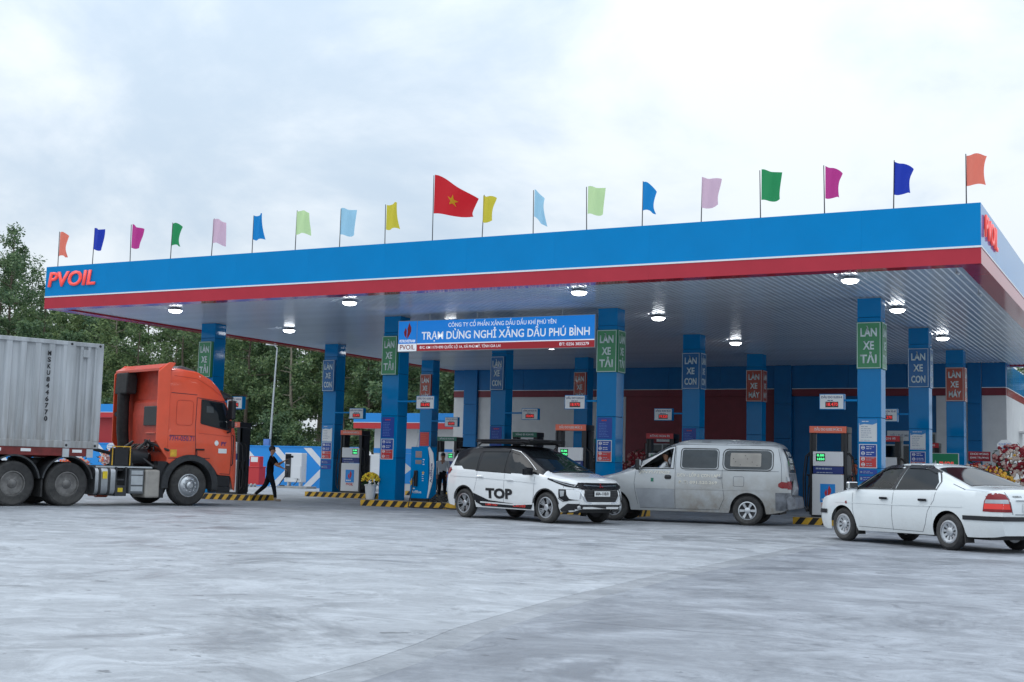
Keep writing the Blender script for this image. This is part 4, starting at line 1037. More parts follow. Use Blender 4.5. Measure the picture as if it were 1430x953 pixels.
# ---------------------------------------------------------------- white and black people carrier (front right towards the camera)
def mpv():
    t = thing('white_minivan', 'white people carrier with black roof, roof rack and TOP lettering in the middle', 'car', (-13.18, 26.45, 0), radians(-21))
    xf, xr = 1.3875, -1.3875; wl = [(xf, .335, .385), (xr, .335, .385)]
    bd = Body(-2.25, 2.23,
        zt=[(-2.25, .95), (-2.2, 1.22), (-2.06, 1.48), (-1.88, 1.615), (-1.4, 1.675), (-.3, 1.69), (.15, 1.655), (.40, 1.575), (1.32, 1.12), (1.48, 1.075), (1.95, 1.0), (2.14, .93), (2.2, .84), (2.23, .70)],
        zb=[(-2.25, .42), (-2.1, .30), (-1.8, .26), (1.8, .25), (2.1, .27), (2.23, .34)],
        ws=[(-2.25, .66), (-2.2, .73), (-2.05, .81), (-1.7, .865), (0, .875), (1.5, .875), (1.85, .845), (2.05, .78), (2.16, .70), (2.23, .56)],
        zsh=[(-2.25, .90), (-2.1, 1.12), (-1.6, 1.10), (0, 1.045), (1.25, .985), (1.8, .92), (2.1, .85), (2.23, .64)],
        wt=[(-2.25, .5), (-2.0, .60), (-1.5, .63), (0, .635), (.35, .62), (1.3, .74), (1.5, .79), (2.0, .74), (2.23, .45)],
        r=[(-2.25, .06), (-1.8, .10), (.3, .10), (1.3, .05), (2.23, .05)], wheels=wl)
    def pt(x, y, z):
        if x > 1.28: return 0
        if z > bd.zsh(x)+.05 and x > -1.9-.0*z: return 1
        return 1 if z > 1.44 else 0
    bd.paint(pt); bd.build(['car_white', 'black_gloss'], t)
    for sd in 'LR':
        bd.decal('quarter_window', sd, [(-.98, 1.10), (-1.02, 1.50), (-1.35, 1.49), (-1.72, 1.30), (-1.45, 1.12)], 'glass_dark', t, .004)
        bd.decal('door_window', sd, [(-.90, 1.095), (-.02, 1.06), (-.04, 1.535), (-.88, 1.53)], 'glass_dark', t, .004)
        bd.decal('door_window', sd, [(.06, 1.06), (.95, 1.03), (.60, 1.31), (.30, 1.47), (.04, 1.53)], 'glass_dark', t, .004)
        bd.seam('chrome_strip', sd, [(.02, 1.585), (.30, 1.53), (.62, 1.36), (1.0, 1.13)], 'steel', t, .010, .012)
        bd.seam('rain_visor', sd, [(.04, 1.545), (.31, 1.485), (.62, 1.32), (.86, 1.14)], 'black_gloss', t, .05, .014); bd.seam('rain_visor', sd, [(-1.0, 1.545), (-.03, 1.55)], 'black_gloss', t, .045, .014)
        for ln in ([(.02, 1.04), (.03, .6), (.0, .30)], [(-.95, 1.08), (-.95, .85), (-1.02, .62)], [(1.02, 1.0), (1.02, .6), (.93, .30)], [(-.95, 1.55), (-.95, 1.08)]): bd.seam('panel_gap', sd, ln, 'gap', t, .006)
        bd.seam('body_crease', sd, [(1.1, .86), (.3, .90), (-1.2, .955), (-1.95, .97)], 'car_white', t, .03, .010)
        bd.seam('body_crease', sd, [(.98, .40), (.3, .36), (-.8, .38)], 'car_white', t, .03, .012)
        for x, z in ((.22, .90), (-.80, .955)):
            handle(bd, t, sd, x, z, 'car_white', .22)
        # rocker decal and lettering
        bd.decal('side_sticker', sd, [(-1.04, .58), (-.97, .37), (-.75, .29), (.90, .275), (.98, .40), (.4, .375), (-.5, .43)], 'black_gloss', t, .006)
        bd.text(sd, 'TOP', -.14, .575, .92, .205, 'black', t, .05)
        for tx, x in (('LIMITED', -.42), ('CROSS', .52)): bd.text(sd, tx, x if sd == 'R' else x, .335, .42, .05, 'lamp_red_lit', t, .02, .2, .009)
        # slit lamp and low headlamp wrapping round the corner
        bd.decal('slit_lamp', sd, [(1.42, .945), (1.45, .97), (2.19, .83), (2.19, .765), (1.95, .80)], 'black_gloss', t, .006, .04)
        bd.seam('lamp_strip', sd, [(1.62, .925), (2.15, .80)], 'lamp_clear', t, .014, .010)
        o = bd.decal('headlamp', sd, [(1.78, .74), (2.2, .74), (2.2, .52), (1.93, .49), (1.79, .56)], 'black_gloss', t, .006, .04)
        bd.decal('lamp_lens', sd, [(1.815, .71), (1.93, .71), (1.92, .60), (1.84, .58)], 'lamp_clear', o, .009, .04)
        bd.decal('lamp_surround', sd, [(1.97, .735), (2.2, .735), (2.2, .52), (2.05, .54), (1.99, .62)], 'car_white', t, .012, .04)
        bd.seam('chrome_strip', sd, [(2.02, .50), (1.9, .485), (1.78, .55)], 'black', t, .015, .011)
        bd.decal('tail_lamp', sd, [(-2.18, .98), (-2.2, 1.10), (-1.98, 1.16), (-1.90, 1.10), (-2.02, 1.0)], 'lamp_red', t, .006, .04)
        bd.decal('lower_guard', sd, [(2.22, .27), (2.22, .44), (2.0, .44), (1.80, .31), (1.83, .26)], 'black', t, .008, .04)
        bd.seam('wheel_arch', sd, [(xf+.40*cos(radians(a)), .335+.40*sin(radians(a))) for a in range(0, 181, 12)], 'black', t, .03, .006)
        bd.seam('wheel_arch', sd, [(xr+.40*cos(radians(a)), .335+.40*sin(radians(a))) for a in range(0, 181, 12)], 'black', t, .03, .006)
    bd.decal('windscreen', 'T', [(.42, -.52), (1.34, -.68), (1.34, .68), (.42, .52)], 'glass_dark', t, .004)
    bd.decal('cowl', 'T', [(1.345, -.66), (1.42, -.66), (1.42, .66), (1.345, .66)], 'black', t, .006)
    bd.decal('upper_grille', 'F', [(-.70, .80), (-.55, .74), (.55, .74), (.70, .80), (.60, .885), (-.60, .885)], 'black_gloss', t, .008, .05)
    bd.decal('main_grille', 'F', [(-.42, .46), (.42, .46), (.52, .62), (.50, .735), (-.50, .735), (-.52, .62)], 'black', t, .008, .05)
    for z in (.52, .58, .64, .70): bd.seam('grille_bar', 'F', [(-.44, z), (.44, z)], 'dark_metal', t, .018, .014)
    for s in (-1, 1):
        bd.seam('chrome_strip', 'F', [(.72*s, .76), (.60*s, .70), (.555*s, .60), (.46*s, .475), (.30*s, .455)], 'chrome', t, .032, .013)
        bd.decal('lamp_surround', 'F', [(.57*s, .70), (.60*s, .55), (.70*s, .52), (.78*s, .56), (.78*s, .72)], 'lamp_clear', t, .007, .04)
        q = bd.hit('F', .62*s, .36, .01); b2 = B(); b2.lathe([(.05, 0), (.045, .02), (0, .03)], 'x', q, 14); b2.obj('fog_lamp', 'lamp_clear', t, smooth=40)
        bd.seam('grille_bar', 'F', [(0, .815), (.5*s, .83)], 'chrome', t, .014, .013)
    bd.seam('bumper_bar', 'F', [(-.62, .455), (.62, .455)], 'car_white', t, .05, .012)
    bd.decal('lower_grille', 'F', [(-.70, .28), (.70, .28), (.66, .42), (-.66, .42)], 'black', t, .008, .05)
    # three-diamond badge
    for a in (90, 210, 330):
        c, s_ = cos(radians(a)), sin(radians(a)); c2, s2 = -s_, c
        bd.decal('badge_diamond', 'F', [(0, .815), (.035*c+.02*c2, .815+.035*s_+.02*s2), (.07*c, .815+.07*s_), (.035*c-.02*c2, .815+.035*s_-.02*s2)], 'lamp_red', t, .016)
    o = bd.decal('number_plate', 'F', rect(-.24, .24, .60, .715), 'plate_white', t, .028); bd.text('F', '60A-118.01', 0, .657, .40, .065, 'black', o, off=.033)
    mirror(t, .90, .86, 1.10, 'black_gloss', 1, (.12, .22, .16)); mirror(t, .90, -.86, 1.10, 'black_gloss', -1, (.12, .22, .16))
    # roof rack
    rk = put('roof_rack', None, t, (-.45, 0, 1.655))
    q = B()
    for y in (-.52, .52): q.tube([(-.85, y, .02), (-.75, y, .08), (.65, y, .08), (.8, y, .03)], .02, 6)
    for x in (-.6, 0, .55): q.box(x-.03, x+.03, -.54, .54, .07, .10)
    q.obj('rack_rail', 'black', rk)
    q = B(); e = .55
    for y in (-e, e):
        for z in (.11, .155): q.tube([(-.9, y, z), (.75, y, z), (.95, y, z-.02)], .013, 6)
    for x in (-.9, .9):
        for z in (.11, .155): q.tube([(x, -e, z), (x, e, z)], .013, 6)
    for k in range(9): y = -e+2*e*k/8; q.tube([(-.9, y, .11), (.9, y, .11)], .011, 6)
    q.prism([(-.88, .128), (.88, .128), (.95, .135), (.88, .142), (-.88, .145)], -.53, .53, 'y')
    q.obj('rack_basket', 'black', rk)
    q = B(); q.prism([(-1.95, 1.60), (-2.15, 1.56), (-2.12, 1.59), (-1.9, 1.645)], -.55, .55, 'y'); q.obj('rear_spoiler', 'black_gloss', t)
    underbody(t, -1.95, 1.9, .60, .24, .734, .82, .735, .80)
    for y in (-.80, .80):
        q = B(); q.prism([(xf-.42, .12), (xf-.40, .12), (xf-.36, .35), (xf-.39, .35)], min(y, y*.78), max(y, y*.78), 'y'); q.obj('mud_flap', 'rubber', t)
    add_wheels(t, wheel_meshes('m', .335, .225, .205, 'split'), [(xf, .765, .335), (xf, -.765, .335), (xr, .765, .335), (xr, -.765, .335)])
mpv()

# ---------------------------------------------------------------- old silver van
def van():
    t = thing('silver_van', 'old dirty silver passenger van with dented rear and driver window open', 'van', (-10.36, 29.22, 0), radians(188.5))
    xf, xr = 1.64, -1.50; wl = [(xf, .34, .40), (xr, .34, .40)]
    bd = Body(-2.46, 2.52,
        zt=[(-2.46, .85), (-2.44, 1.2), (-2.36, 1.60), (-2.22, 1.85), (-2.0, 1.93), (-1.2, 1.965), (-.1, 1.955), (.12, 1.91), (.40, 1.80), (1.45, 1.20), (1.66, 1.12), (2.25, 1.0), (2.44, .90), (2.50, .78), (2.52, .62)],
        zb=[(-2.46, .42), (-2.3, .33), (-2.0, .27), (1.9, .27), (2.2, .30), (2.52, .40)],
        ws=[(-2.46, .72), (-2.42, .79), (-2.3, .86), (-2.0, .895), (1.5, .90), (2.0, .87), (2.3, .79), (2.46, .68), (2.52, .55)],
        zsh=[(-2.46, .80), (-2.4, 1.2), (-1.8, 1.235), (.4, 1.225), (1.4, 1.13), (1.7, 1.05), (2.3, .92), (2.52, .58)],
        wt=[(-2.46, .56), (-2.3, .66), (-1.5, .70), (.2, .70), (1.4, .76), (1.7, .80), (2.3, .70), (2.52, .45)],
        r=[(-2.46, .07), (-2, .14), (.2, .14), (1.4, .06), (2.52, .05)], wheels=wl, tuck=.09)
    dw = [(.28, 1.27), (1.00, 1.26), (.60, 1.55), (.36, 1.69), (.24, 1.73)]
    bd.build(['silver', 'silver_dark'], t, holes=[(dw, (1, -1))])
    for sd in 'LR':
        bd.decal('quarter_window', sd, [(1.06, 1.255), (1.30, 1.25), (1.05, 1.385), (1.0, 1.32)], 'glass_dark', t, .004)
        bd.decal('side_window', sd, rect(-.80, .02, 1.275, 1.70, .06), 'glass_film', t, .006)
        w3 = bd.decal('side_window', sd, rect(-2.04, -.96, 1.27, 1.70, .11), 'glass_film', t, .006)
        for P in (rect(-.83, .05, 1.25, 1.725, .07), rect(-2.07, -.93, 1.245, 1.725, .12)): bd.seam('window_rubber', sd, P+[P[0]], 'black', t, .018, .008)
        if sd == 'L':
            o = bd.decal('curtain', sd, rect(-1.80, -1.10, 1.33, 1.64, .03), 'beige_box', w3, .009)
            for k in range(8): bd.decal('sticker', sd, rect(-1.72+.09*k+.02*(k % 3), -1.70+.09*k+.02*(k % 3), 1.36+.07*(k*5 % 4), 1.375+.07*(k*5 % 4)), 'black', w3, .012)
        fr = [(1.36, 1.235), (.60, 1.60), (.34, 1.76), (.20, 1.775), (.205, 1.25), (1.36, 1.235)]
        bd.seam('window_rubber', sd, fr, 'black', t, .018, .006); bd.seam('window_rubber', sd, [(1.03, 1.25), (.99, 1.40)], 'black', t, .03, .008)
        for ln in ([(.17, 1.80), (.17, .62), (.17, .33)], [(1.10, 1.24), (1.14, .9), (1.12, .75), (1.05, .40)], [(.17, 1.82), (-2.15, 1.82)], [(-.92, 1.25), (-.92, .98), (-.97, .60), (-.85, .34)], [(-.05, 1.22), (-2.2, 1.235)], [(1.0, .33), (-.85, .33)], [(-2.16, 1.80), (-2.25, 1.4), (-2.27, .9)]): bd.seam('panel_gap', sd, ln, 'gap', t, .007)
        P = rect(-1.42, -1.18, .88, 1.10, .03); bd.seam('fuel_flap_gap', sd, P+[P[0]], 'gap', t, .006)
        bd.decal('lower_door', sd, [(.19, .345), (1.0, .345), (1.09, .74), (1.10, .785), (.19, .785)], 'silver_dark', t, .003); bd.seam('body_crease', sd, [(1.1, .80), (.17, .80)], 'silver', t, .04, .010); bd.seam('body_crease', sd, [(.15, .80), (-1.0, .80), (-2.2, .82)], 'silver', t, .025, .008)
        bd.decal('door_handle_cup', sd, rect(.26, .42, 1.0, 1.10, .04), 'black', t, .008); handle(bd, t, sd, .34, 1.065, 'dark_metal', .14); handle(bd, t, sd, -.86, 1.07, 'silver_dark', .10)
        bd.text(sd, 'JINYUTIRES', .66, 1.155, .74, .065, 'faded_print', t, .02, .25); bd.text(sd, 'JINYUTIRES', -1.38, 1.885, .80, .065, 'silver_dark', t, .02, .25)
        bd.text(sd, 'DCV - LỐP & CON LABS', -.38, 1.10, 1.0, .07, 'faded_print', t, .02); bd.text(sd, 'Đ.T: 091.520.269', -.36, .94, .9, .065, 'faded_print', t, .02)
        b2 = [(.71+.05*cos(a*pi/4)*(1 if a % 2 else .6), .98+.06*sin(a*pi/4)*(1 if a % 2 else .7)) for a in range(8)]; bd.decal('green_sticker', sd, b2, 'green_head', t, .007)
        bd.decal('tail_lamp', sd, [(-2.43, .86), (-2.43, .99), (-2.26, 1.01), (-2.19, .96), (-2.19, .90), (-2.26, .86)], 'lamp_red', t, .007, .04)
        bd.decal('rear_bumper_side', sd, [(-2.45, .36), (-2.45, .76), (-2.13, .76), (-2.13, .36)], 'tail_grey', t, .010, .05)
        bd.decal('vent_plate', sd, rect(-.62, -.40, 1.87, 1.925, .02), 'silver_dark', t, .008)
        bd.decal('headlamp', sd, [(2.15, .72), (2.50, .72), (2.50, .86), (2.2, .88)], 'lamp_clear', t, .006)
        bd.decal('front_bumper', sd, [(2.06, .34), (2.52, .38), (2.52, .64), (2.06, .62)], 'silver_dark', t, .010)
    bd.decal('windscreen', 'T', [(.46, -.60), (1.40, -.72), (1.40, .72), (.46, .60)], 'glass_dark', t, .004)
    bd.decal('rear_window', 'B', [(-.62, 1.22), (.62, 1.22), (.55, 1.76), (-.55, 1.76)], 'glass_film', t, .008)
    for k in range(3): bd.text('B', ('JINYU', 'TIRES', 'LỐP Ô TÔ')[k], .18, 1.64-.15*k, .6, .10, 'plate_white', t, .03, off=.013)
    bd.decal('tailgate', 'B', [(-.66, .70), (.66, .70), (.66, 1.20), (-.66, 1.20)], 'tail_grey', t, .006)
    q = B(); q.prism([(-2.60, .40), (-2.40, .36), (-2.36, .62), (-2.42, .70), (-2.56, .66)], -.82, .82, 'y'); q.obj('rear_bumper', 'tail_grey', t, bevel=.03)
    q = B(); q.prism([(-2.50, 1.05), (-2.46, .72), (-2.50, .72), (-2.56, .85)], .10, .55, 'y'); q.obj('hanging_panel', 'silver_dark', t)
    for s in (1, -1): bd.decal('tail_lamp', 'B', rect(.60*s if s > 0 else -.80, .80 if s > 0 else -.60, .84, 1.02), 'lamp_red', t, .008); bd.decal('tail_lens', 'B', rect(.60 if s > 0 else -.80, .80 if s > 0 else -.60, 1.03, 1.12), 'lamp_clear', t, .008)
    mirror(t, 1.03, .92, 1.33, 'black', 1, (.10, .16, .26)); mirror(t, 1.03, -.92, 1.33, 'black', -1, (.10, .16, .26))
    underbody(t, -2.2, 2.1, .60, .26, .751, .84, .752, .80)
    q = B(); q.box(-2.2, 1.2, -.72, .72, .50, .58); q.obj('cabin_floor', 'black', t)
    q = B(); q.box(-.35, -.30, -.66, .66, .59, 1.72); q.obj('rear_partition', 'black', t)
    q = B(); q.prism([(1.0, .6), (1.5, .6), (1.5, 1.08), (1.15, 1.15), (.98, 1.05)], -.72, .72, 'y'); q.obj('dashboard', 'black', t, bevel=.03)
    for y in (.42, -.42): seat(t, .28, y, .62, 'black')
    q = B(); q.lathe([(.19, -.012), (.205, 0), (.19, .012), (.175, 0)], 'x', (0, 0, 0), 20, close=True); q.obj('steering_wheel', 'black', t, (.88, .42, 1.16), (0, -.5, 0))
    add_wheels(t, wheel_meshes('v', .335, .205, .22, 'six', 'rim_alloy'), [(xf, .775, .335), (xf, -.775, .335), (xr, .775, .335), (xr, -.775, .335)])
    return t
VAN = van()
# ---------------------------------------------------------------- orange tractor unit, red trailer, grey container
TX, TY, TR = -23.58, 25.85, radians(71)
def truck():
    t = thing('orange_truck', 'orange tractor truck with tall roof fairing pulling a grey container', 'truck', (TX, TY, 0), TR)
    bd = Body(-.66, 1.50,
        zt=[(-.66, 3.50), (-.3, 3.54), (.15, 3.50), (.55, 3.34), (.80, 3.12), (.97, 2.86), (1.05, 2.74), (1.36, 2.02), (1.46, 1.6), (1.50, 1.0)],
        zb=[(-.66, 1.12), (-.55, 1.05), (.6, 1.05), (.72, .95), (.80, .80), (1.22, .78), (1.29, .42), (1.44, .36), (1.50, .42)],
        ws=[(-.66, 1.19), (.9, 1.21), (1.20, 1.20), (1.38, 1.13), (1.46, 1.0), (1.50, .85)],
        zsh=[(-.66, 2.02), (1.05, 2.02), (1.33, 1.75), (1.50, .9)],
        wt=[(-.66, 1.14), (.2, 1.13), (.8, 1.08), (1.04, 1.07), (1.36, 1.04), (1.50, .75)],
        r=[(-.66, .12), (.5, .12), (.95, .10), (1.2, .07), (1.50, .05)], wheels=[(0, .52, .66)], sm=.04, tuck=.03, step=.04)
    bd.paint(lambda x, y, z: 1 if x < -.655 else 0)
    dw = [(.26, 2.12), (1.06, 1.97), (1.16, 2.02), (1.04, 2.50), (.94, 2.66), (.26, 2.72)]
    bd.build(['truck_orange', 'truck_orange_dull'], t)
    for sd in 'RL':
        o = bd.decal('door_window', sd, dw, 'glass_dark', t, .005)
        bd.decal('painted_window_reflection', sd, [(.40, 2.40), (.62, 2.40), (.60, 2.56), (.40, 2.57)], 'glass_film', o, .008)  # reflection painted as a paler patch on the dark pane
        P = dw+[dw[0]]; bd.seam('window_rubber', sd, P, 'black', t, .04, .008)
        for ln in ([(.12, 2.76), (.10, 1.9), (.14, 1.18)], [(.12, 2.77), (1.02, 2.70)], [(-.62, 2.86), (.12, 2.84)], [(-.62, 1.20), (.55, 1.22)], [(-.62, 1.78), (.10, 1.78)], [(1.16, 1.95), (1.18, 1.4), (1.17, .82)], [(.80, .83), (1.17, .82)]): bd.seam('panel_gap', sd, ln, 'gap', t, .014, .004)
        P = rect(-.45, .02, 2.05, 2.68, .08); bd.seam('panel_gap', sd, P+[P[0]], 'truck_orange_dull', t, .015, .005)
        bd.text(sd, '77H-050.71', -.27, 1.70, .70, .12, 'purple_text', t, .004)
        bd.decal('yellow_sticker', sd, rect(-.58, -.40, 1.24, 1.42), 'yellow', t, .006)
        bd.decal('round_sticker', sd, [(.72+.06*cos(a*pi/6), 1.62+.07*sin(a*pi/6)) for a in range(12)], 'plate_white', t, .006)
        bd.decal('white_sticker', sd, rect(.78, 1.03, 1.36, 1.48), 'plate_white', t, .006); bd.text(sd, 'PY', .93, 1.60, .16, .10, 'purple_text', t, .03)
        handle(bd, t, sd, .24, 1.44, 'black', .26)
        sy = -1 if sd == 'R' else 1; q = B()
        for k in range(26):
            a0, a1 = radians(-8+194*k/26), radians(-8+194*(k+1)/26)
            q.prism([(.63*cos(a0), .52+.63*sin(a0)), (.80*cos(a0), .52+.78*sin(a0)), (.80*cos(a1), .52+.78*sin(a1)), (.63*cos(a1), .52+.63*sin(a1))], min(sy*.9, sy*1.235), max(sy*.9, sy*1.235), 'y')
        q.obj('wheel_arch_guard', 'dark_metal', t, smooth=40)
        for (hx, z0, z1) in ((1.20, 1.05, 1.85), (.14, 1.25, 1.42)):
            q = B(); q.tube([(hx, sy*1.19, z0), (hx, sy*1.25, z0+.04), (hx, sy*1.25, z1-.04), (hx, sy*1.19, z1)], .014, 6); q.obj('grab_handle', 'black', t, smooth=40)
        bd.seam('roof_crease', sd, [(-.55, 3.30), (.1, 3.26), (.55, 3.05), (.85, 2.86)], 'truck_orange_dull', t, .012, .005)
        bd.seam('body_crease', sd, [(.2, 1.86), (1.12, 1.80)], 'truck_orange_dull', t, .012, .005)
        for k in range(4): bd.seam('corner_vent', sd, [(1.36, 1.30+.11*k), (1.43, 1.33+.11*k)], 'black', t, .03, .008)
        sy = -1 if sd == 'R' else 1
        q = B(); q.prism([(-.67, 1.20), (-.78, 1.32), (-1.0, 1.62), (-1.02, 3.38), (-.74, 3.62), (-.55, 3.62), (-.67, 3.45)], min(sy*1.17, sy*1.21), max(sy*1.17, sy*1.21), 'y'); q.obj('side_fairing', 'truck_orange', t, bevel=.012)
        q = B(); q.box(.66, 1.20, min(sy*.95, sy*1.18), max(sy*.95, sy*1.18), .36, .50); q.box(.74, 1.2, min(sy*.93, sy*1.15), max(sy*.93, sy*1.15), .50, .80); q.obj('cab_step', 'black', t, bevel=.01)
        q = B(); q.prism([(-.98, .20), (-.70, .20), (-.70, .95), (-.60, 1.12), (-.88, 1.12)], min(sy*.92, sy*1.16), max(sy*.92, sy*1.16), 'y'); q.obj('front_mudguard', 'black', t)
        # mirror cluster on arms
        q = B(); y0, y1 = (sy*1.25, sy*1.50); q.box(.97, 1.09, min(y0, y1), max(y0, y1), 2.24, 2.74); q.box(.97, 1.08, min(y0, y1), max(y0, y1), 2.02, 2.21); mm = q.obj('wing_mirror', 'black', t, bevel=.035)
        q = B(); q.tube([(1.0, sy*1.1, 2.78), (1.02, sy*1.36, 2.80), (1.03, sy*1.38, 2.70)], .022, 6); q.obj('mirror_arm', 'black', t, smooth=40); q = B(); q.tube([(1.05, sy*1.15, 1.90), (1.04, sy*1.32, 1.93), (1.03, sy*1.36, 2.04)], .03, 6); q.obj('mirror_arm', 'black', t, smooth=40)
    bd.decal('windscreen', 'F', [(-1.0, 1.95), (1.0, 1.95), (.95, 2.66), (-.95, 2.66)], 'glass_dark', t, .006)
    bd.decal('grille', 'F', [(-.80, .95), (.80, .95), (.85, 1.75), (-.85, 1.75)], 'black', t, .008)
    for s in (-1, 1): bd.decal('headlamp', 'F', rect(min(.5*s, .85*s), max(.5*s, .85*s), .55, .78), 'lamp_clear', t, .008)
    q = B(); q.prism([(.85, 2.95), (1.28, 2.80), (1.30, 2.84), (.90, 3.02)], -1.0, 1.0, 'y'); q.obj('sun_visor', 'black', t)
    q = B(); q.prism([(-.12, 3.515), (.50, 3.36), (.42, 3.52), (.05, 3.62), (-.08, 3.60)], -.45, -.02, 'y'); q.obj('roof_unit', 'grey_box', t, bevel=.03)
    q = B(); q.prism([(-.98, 3.40), (-.62, 3.52), (-.55, 3.56), (-.72, 3.60), (-1.0, 3.46)], -1.17, 1.17, 'y'); q.obj('roof_fairing', 'truck_orange', t)
    # rear of the cab
    q = B(); q.prism([(-.66, 1.35), (-.76, 1.45), (-.78, 2.3), (-.74, 2.62), (-.66, 2.70)], -1.0, .55, 'y'); rp = q.obj('sleeper_back', 'truck_orange_dull', t, bevel=.03)
    q = B(); q.box(-.81, -.775, -.82, -.12, 2.02, 2.52); q.obj('rear_window', 'glass_dark', rp, bevel=.03)
    for k in range(2): q = B(); q.box(-.80, -.77, -.75, -.25, 1.60+.22*k, 1.63+.22*k); q.obj('pressing', 'truck_orange', rp)
    q = B(); q.tube([(-.88, .72, 1.35), (-.92, .78, 1.9), (-.92, .82, 2.6), (-.90, .84, 2.95)], [.15, .16, .16, .17], 10); q.prism([(-1.06, 2.85), (-.76, 2.85), (-.74, 3.25), (-.80, 3.42), (-1.04, 3.40)], .42, 1.05, 'y'); q.obj('air_intake_stack', 'rubber', t, bevel=.03)
    q = B(); q.tube([(-.85, 1.05, 2.30), (-1.02, .95, 2.32)], .07, 8); q.obj('work_lamp', 'dark_metal', t)
    # chassis and what hangs on it
    q = B(); q.box(-5.6, 1.2, -.46, -.38, .68, .98); q.box(-5.6, 1.2, .38, .46, .68, .98)
    for x in (-5.5, -4.2, -2.6, -1.2): q.box(x, x+.12, -.38, .38, .72, .94)
    q.obj('chassis_rail', 'dark_metal', t)
    q = B(); q.box(-.9, 1.0, -.36, .36, .6, 1.30); q.obj('engine', 'black', t, bevel=.05)
    q = B(); q.tube([(-.78, 0, 1.02), (-1.15, 0, 1.02)], .36, 16); q.obj('gearbox', 'black', t)
    q = B(); q.prism(rect(-1.18, -.50, .27, .93, .13), -2.54, -2.02, 'x'); ft = q.obj('fuel_tank', 'steel', t, smooth=35)
    for x in (-2.42, -2.18): q = B(); q.prism(rect(-1.195, -.49, .255, .945, .14), x-.03, x+.03, 'x'); q.obj('tank_strap', 'dark_metal', ft, smooth=35)
    q = B(); q.box(-2.36, -2.24, -1.203, -1.197, .66, .84); q.obj('tank_label', 'fl_mum', ft)
    q = B(); q.box(-2.0, -1.70, -1.15, -.5, .24, .50); q.box(-1.98, -1.72, -1.1, -.55, .62, .66); q.box(-1.96, -1.74, -1.05, -.6, .86, .90); q.box(-2.0, -1.96, -1.14, -1.08, .5, .95); q.box(-1.74, -1.70, -1.14, -1.08, .5, .95); q.obj('side_step', 'dark_metal', t)
    q = B(); q.box(-1.93, -1.80, -1.156, -1.151, .34, .44); q.obj('step_label', 'fl_mum', t)
    q = B(); q.box(-1.64, -1.25, -1.17, -.5, .30, .90); o = q.obj('tool_box', 'grey_box', t, bevel=.02)
    q = B(); q.box(-1.60, -1.29, -1.18, -1.171, .36, .48); q.box(-1.60, -1.29, -1.18, -1.171, .52, .74); q.box(-1.60, -1.29, -1.18, -1.171, .77, .87); q.obj('box_panel', 'galv', o)
    q = B(); q.box(-1.22, -.82, -1.19, -.5, .20, .90); q.obj('muffler_box', 'beige_box', t, bevel=.05)
    q = B(); q.box(-2.5, -1.0, -1.1, .9, .93, .97); q.obj('deck_plate', 'galv', t)
    q = B(); q.box(-1.98, -1.60, -1.0, -.72, .98, 1.42); q.box(-1.58, -1.5, -1.0, -.72, .98, 1.38); q.obj('battery_box', 'black', t, bevel=.02)
    q = B(); q.tube([(-2.05, -1.02, .99), (-2.05, -1.02, 1.45), (-1.58, -1.02, 1.45), (-1.58, -1.02, .99)], .016, 6); q.obj('yellow_frame', 'yellow', t)
    q = B(); q.tube([(-1.48, -.75, 1.24), (-1.05, -.75, 1.24)], .19, 16); q.obj('air_tank', 'black', t, smooth=40)
    q = B(); rr = random.Random(5)
    for k in range(16):
        x, y, z = rr.uniform(-1.2, -.75), rr.uniform(-1.0, .6), rr.uniform(1.0, 1.5); q.tube([(x, y, z), (x+rr.uniform(-.2, .2), y+rr.uniform(-.3, .3), z+.15), (x+rr.uniform(-.3, .3), y+rr.uniform(-.4, .4), z-.1)], .03, 6)
    for k in range(8):
        y = -.5+.13*k; q.tube([(-.80, y, 1.55), (-1.2, y+.1, 1.20+.05*(k % 3)), (-1.7, y*.6, 1.30), (-2.4, y*.5, 1.45)], .018, 6)
    stuff(q.obj('hoses_and_cables', 'black', t))
    q = B(); q.lathe([(0, 1.13), (.48, 1.13), (.5, 1.05), (.5, 1.0), (0, 1.0)], 'z', (-3.7, 0, 0), 24); q.obj('fifth_wheel', 'dark_metal', t)
    for ax in (-3.24, -4.55):
        q = B(); q.tube([(ax, -1.15, .52), (ax, 1.15, .52)], .11, 10); q.blob((ax, 0, .52), .28, 12); q.obj('rear_axle', 'dark_metal', t)
        for s in (-1, 1):
            q = B(); b0, b1 = min(s*.55, s*1.2), max(s*.55, s*1.2)
            for k in range(12):
                a0, a1 = radians(8+164*k/12), radians(8+164*(k+1)/12)
                q.prism([(ax+.60*cos(a0), .56+.60*sin(a0)), (ax+.64*cos(a0), .56+.64*sin(a0)), (ax+.64*cos(a1), .56+.64*sin(a1)), (ax+.60*cos(a1), .56+.60*sin(a1))], b0, b1, 'y')
            q.obj('rear_mudguard', 'dark_metal', t)
        for s in (-1, 1): q = B(); q.box(ax-.64, ax-.60, min(s*.6, s*1.18), max(s*.6, s*1.18), .22, .62); q.obj('mud_flap', 'rubber', t)
    q = B(); q.tube([(0, -1.1, .52), (0, 1.1, .52)], .09, 10); q.obj('front_axle', 'dark_metal', t)
    q = B(); q.tube([(-2.05, -.2, .30), (-1.75, -.2, .30)], .12, 12); q.tube([(-2.0, .25, .32), (-1.7, .25, .32)], .12, 12); q.obj('brake_chamber', 'orange_head', t, smooth=40)
    fwm = wheel_meshes('tf', .52, .29, .30, 'truck_front', 'rim_alloy'); rwm = wheel_meshes('tr', .52, .29, .28, 'truck_rear', 'rim_dirty')
    add_wheels(t, fwm, [(0, 1.03, .52), (0, -1.03, .52)])
    add_wheels(t, rwm, [(x, s*y, .52) for x in (-3.24, -4.55) for s in (1, -1) for y in (1.05, .72)])
    return rwm
rwm = truck()
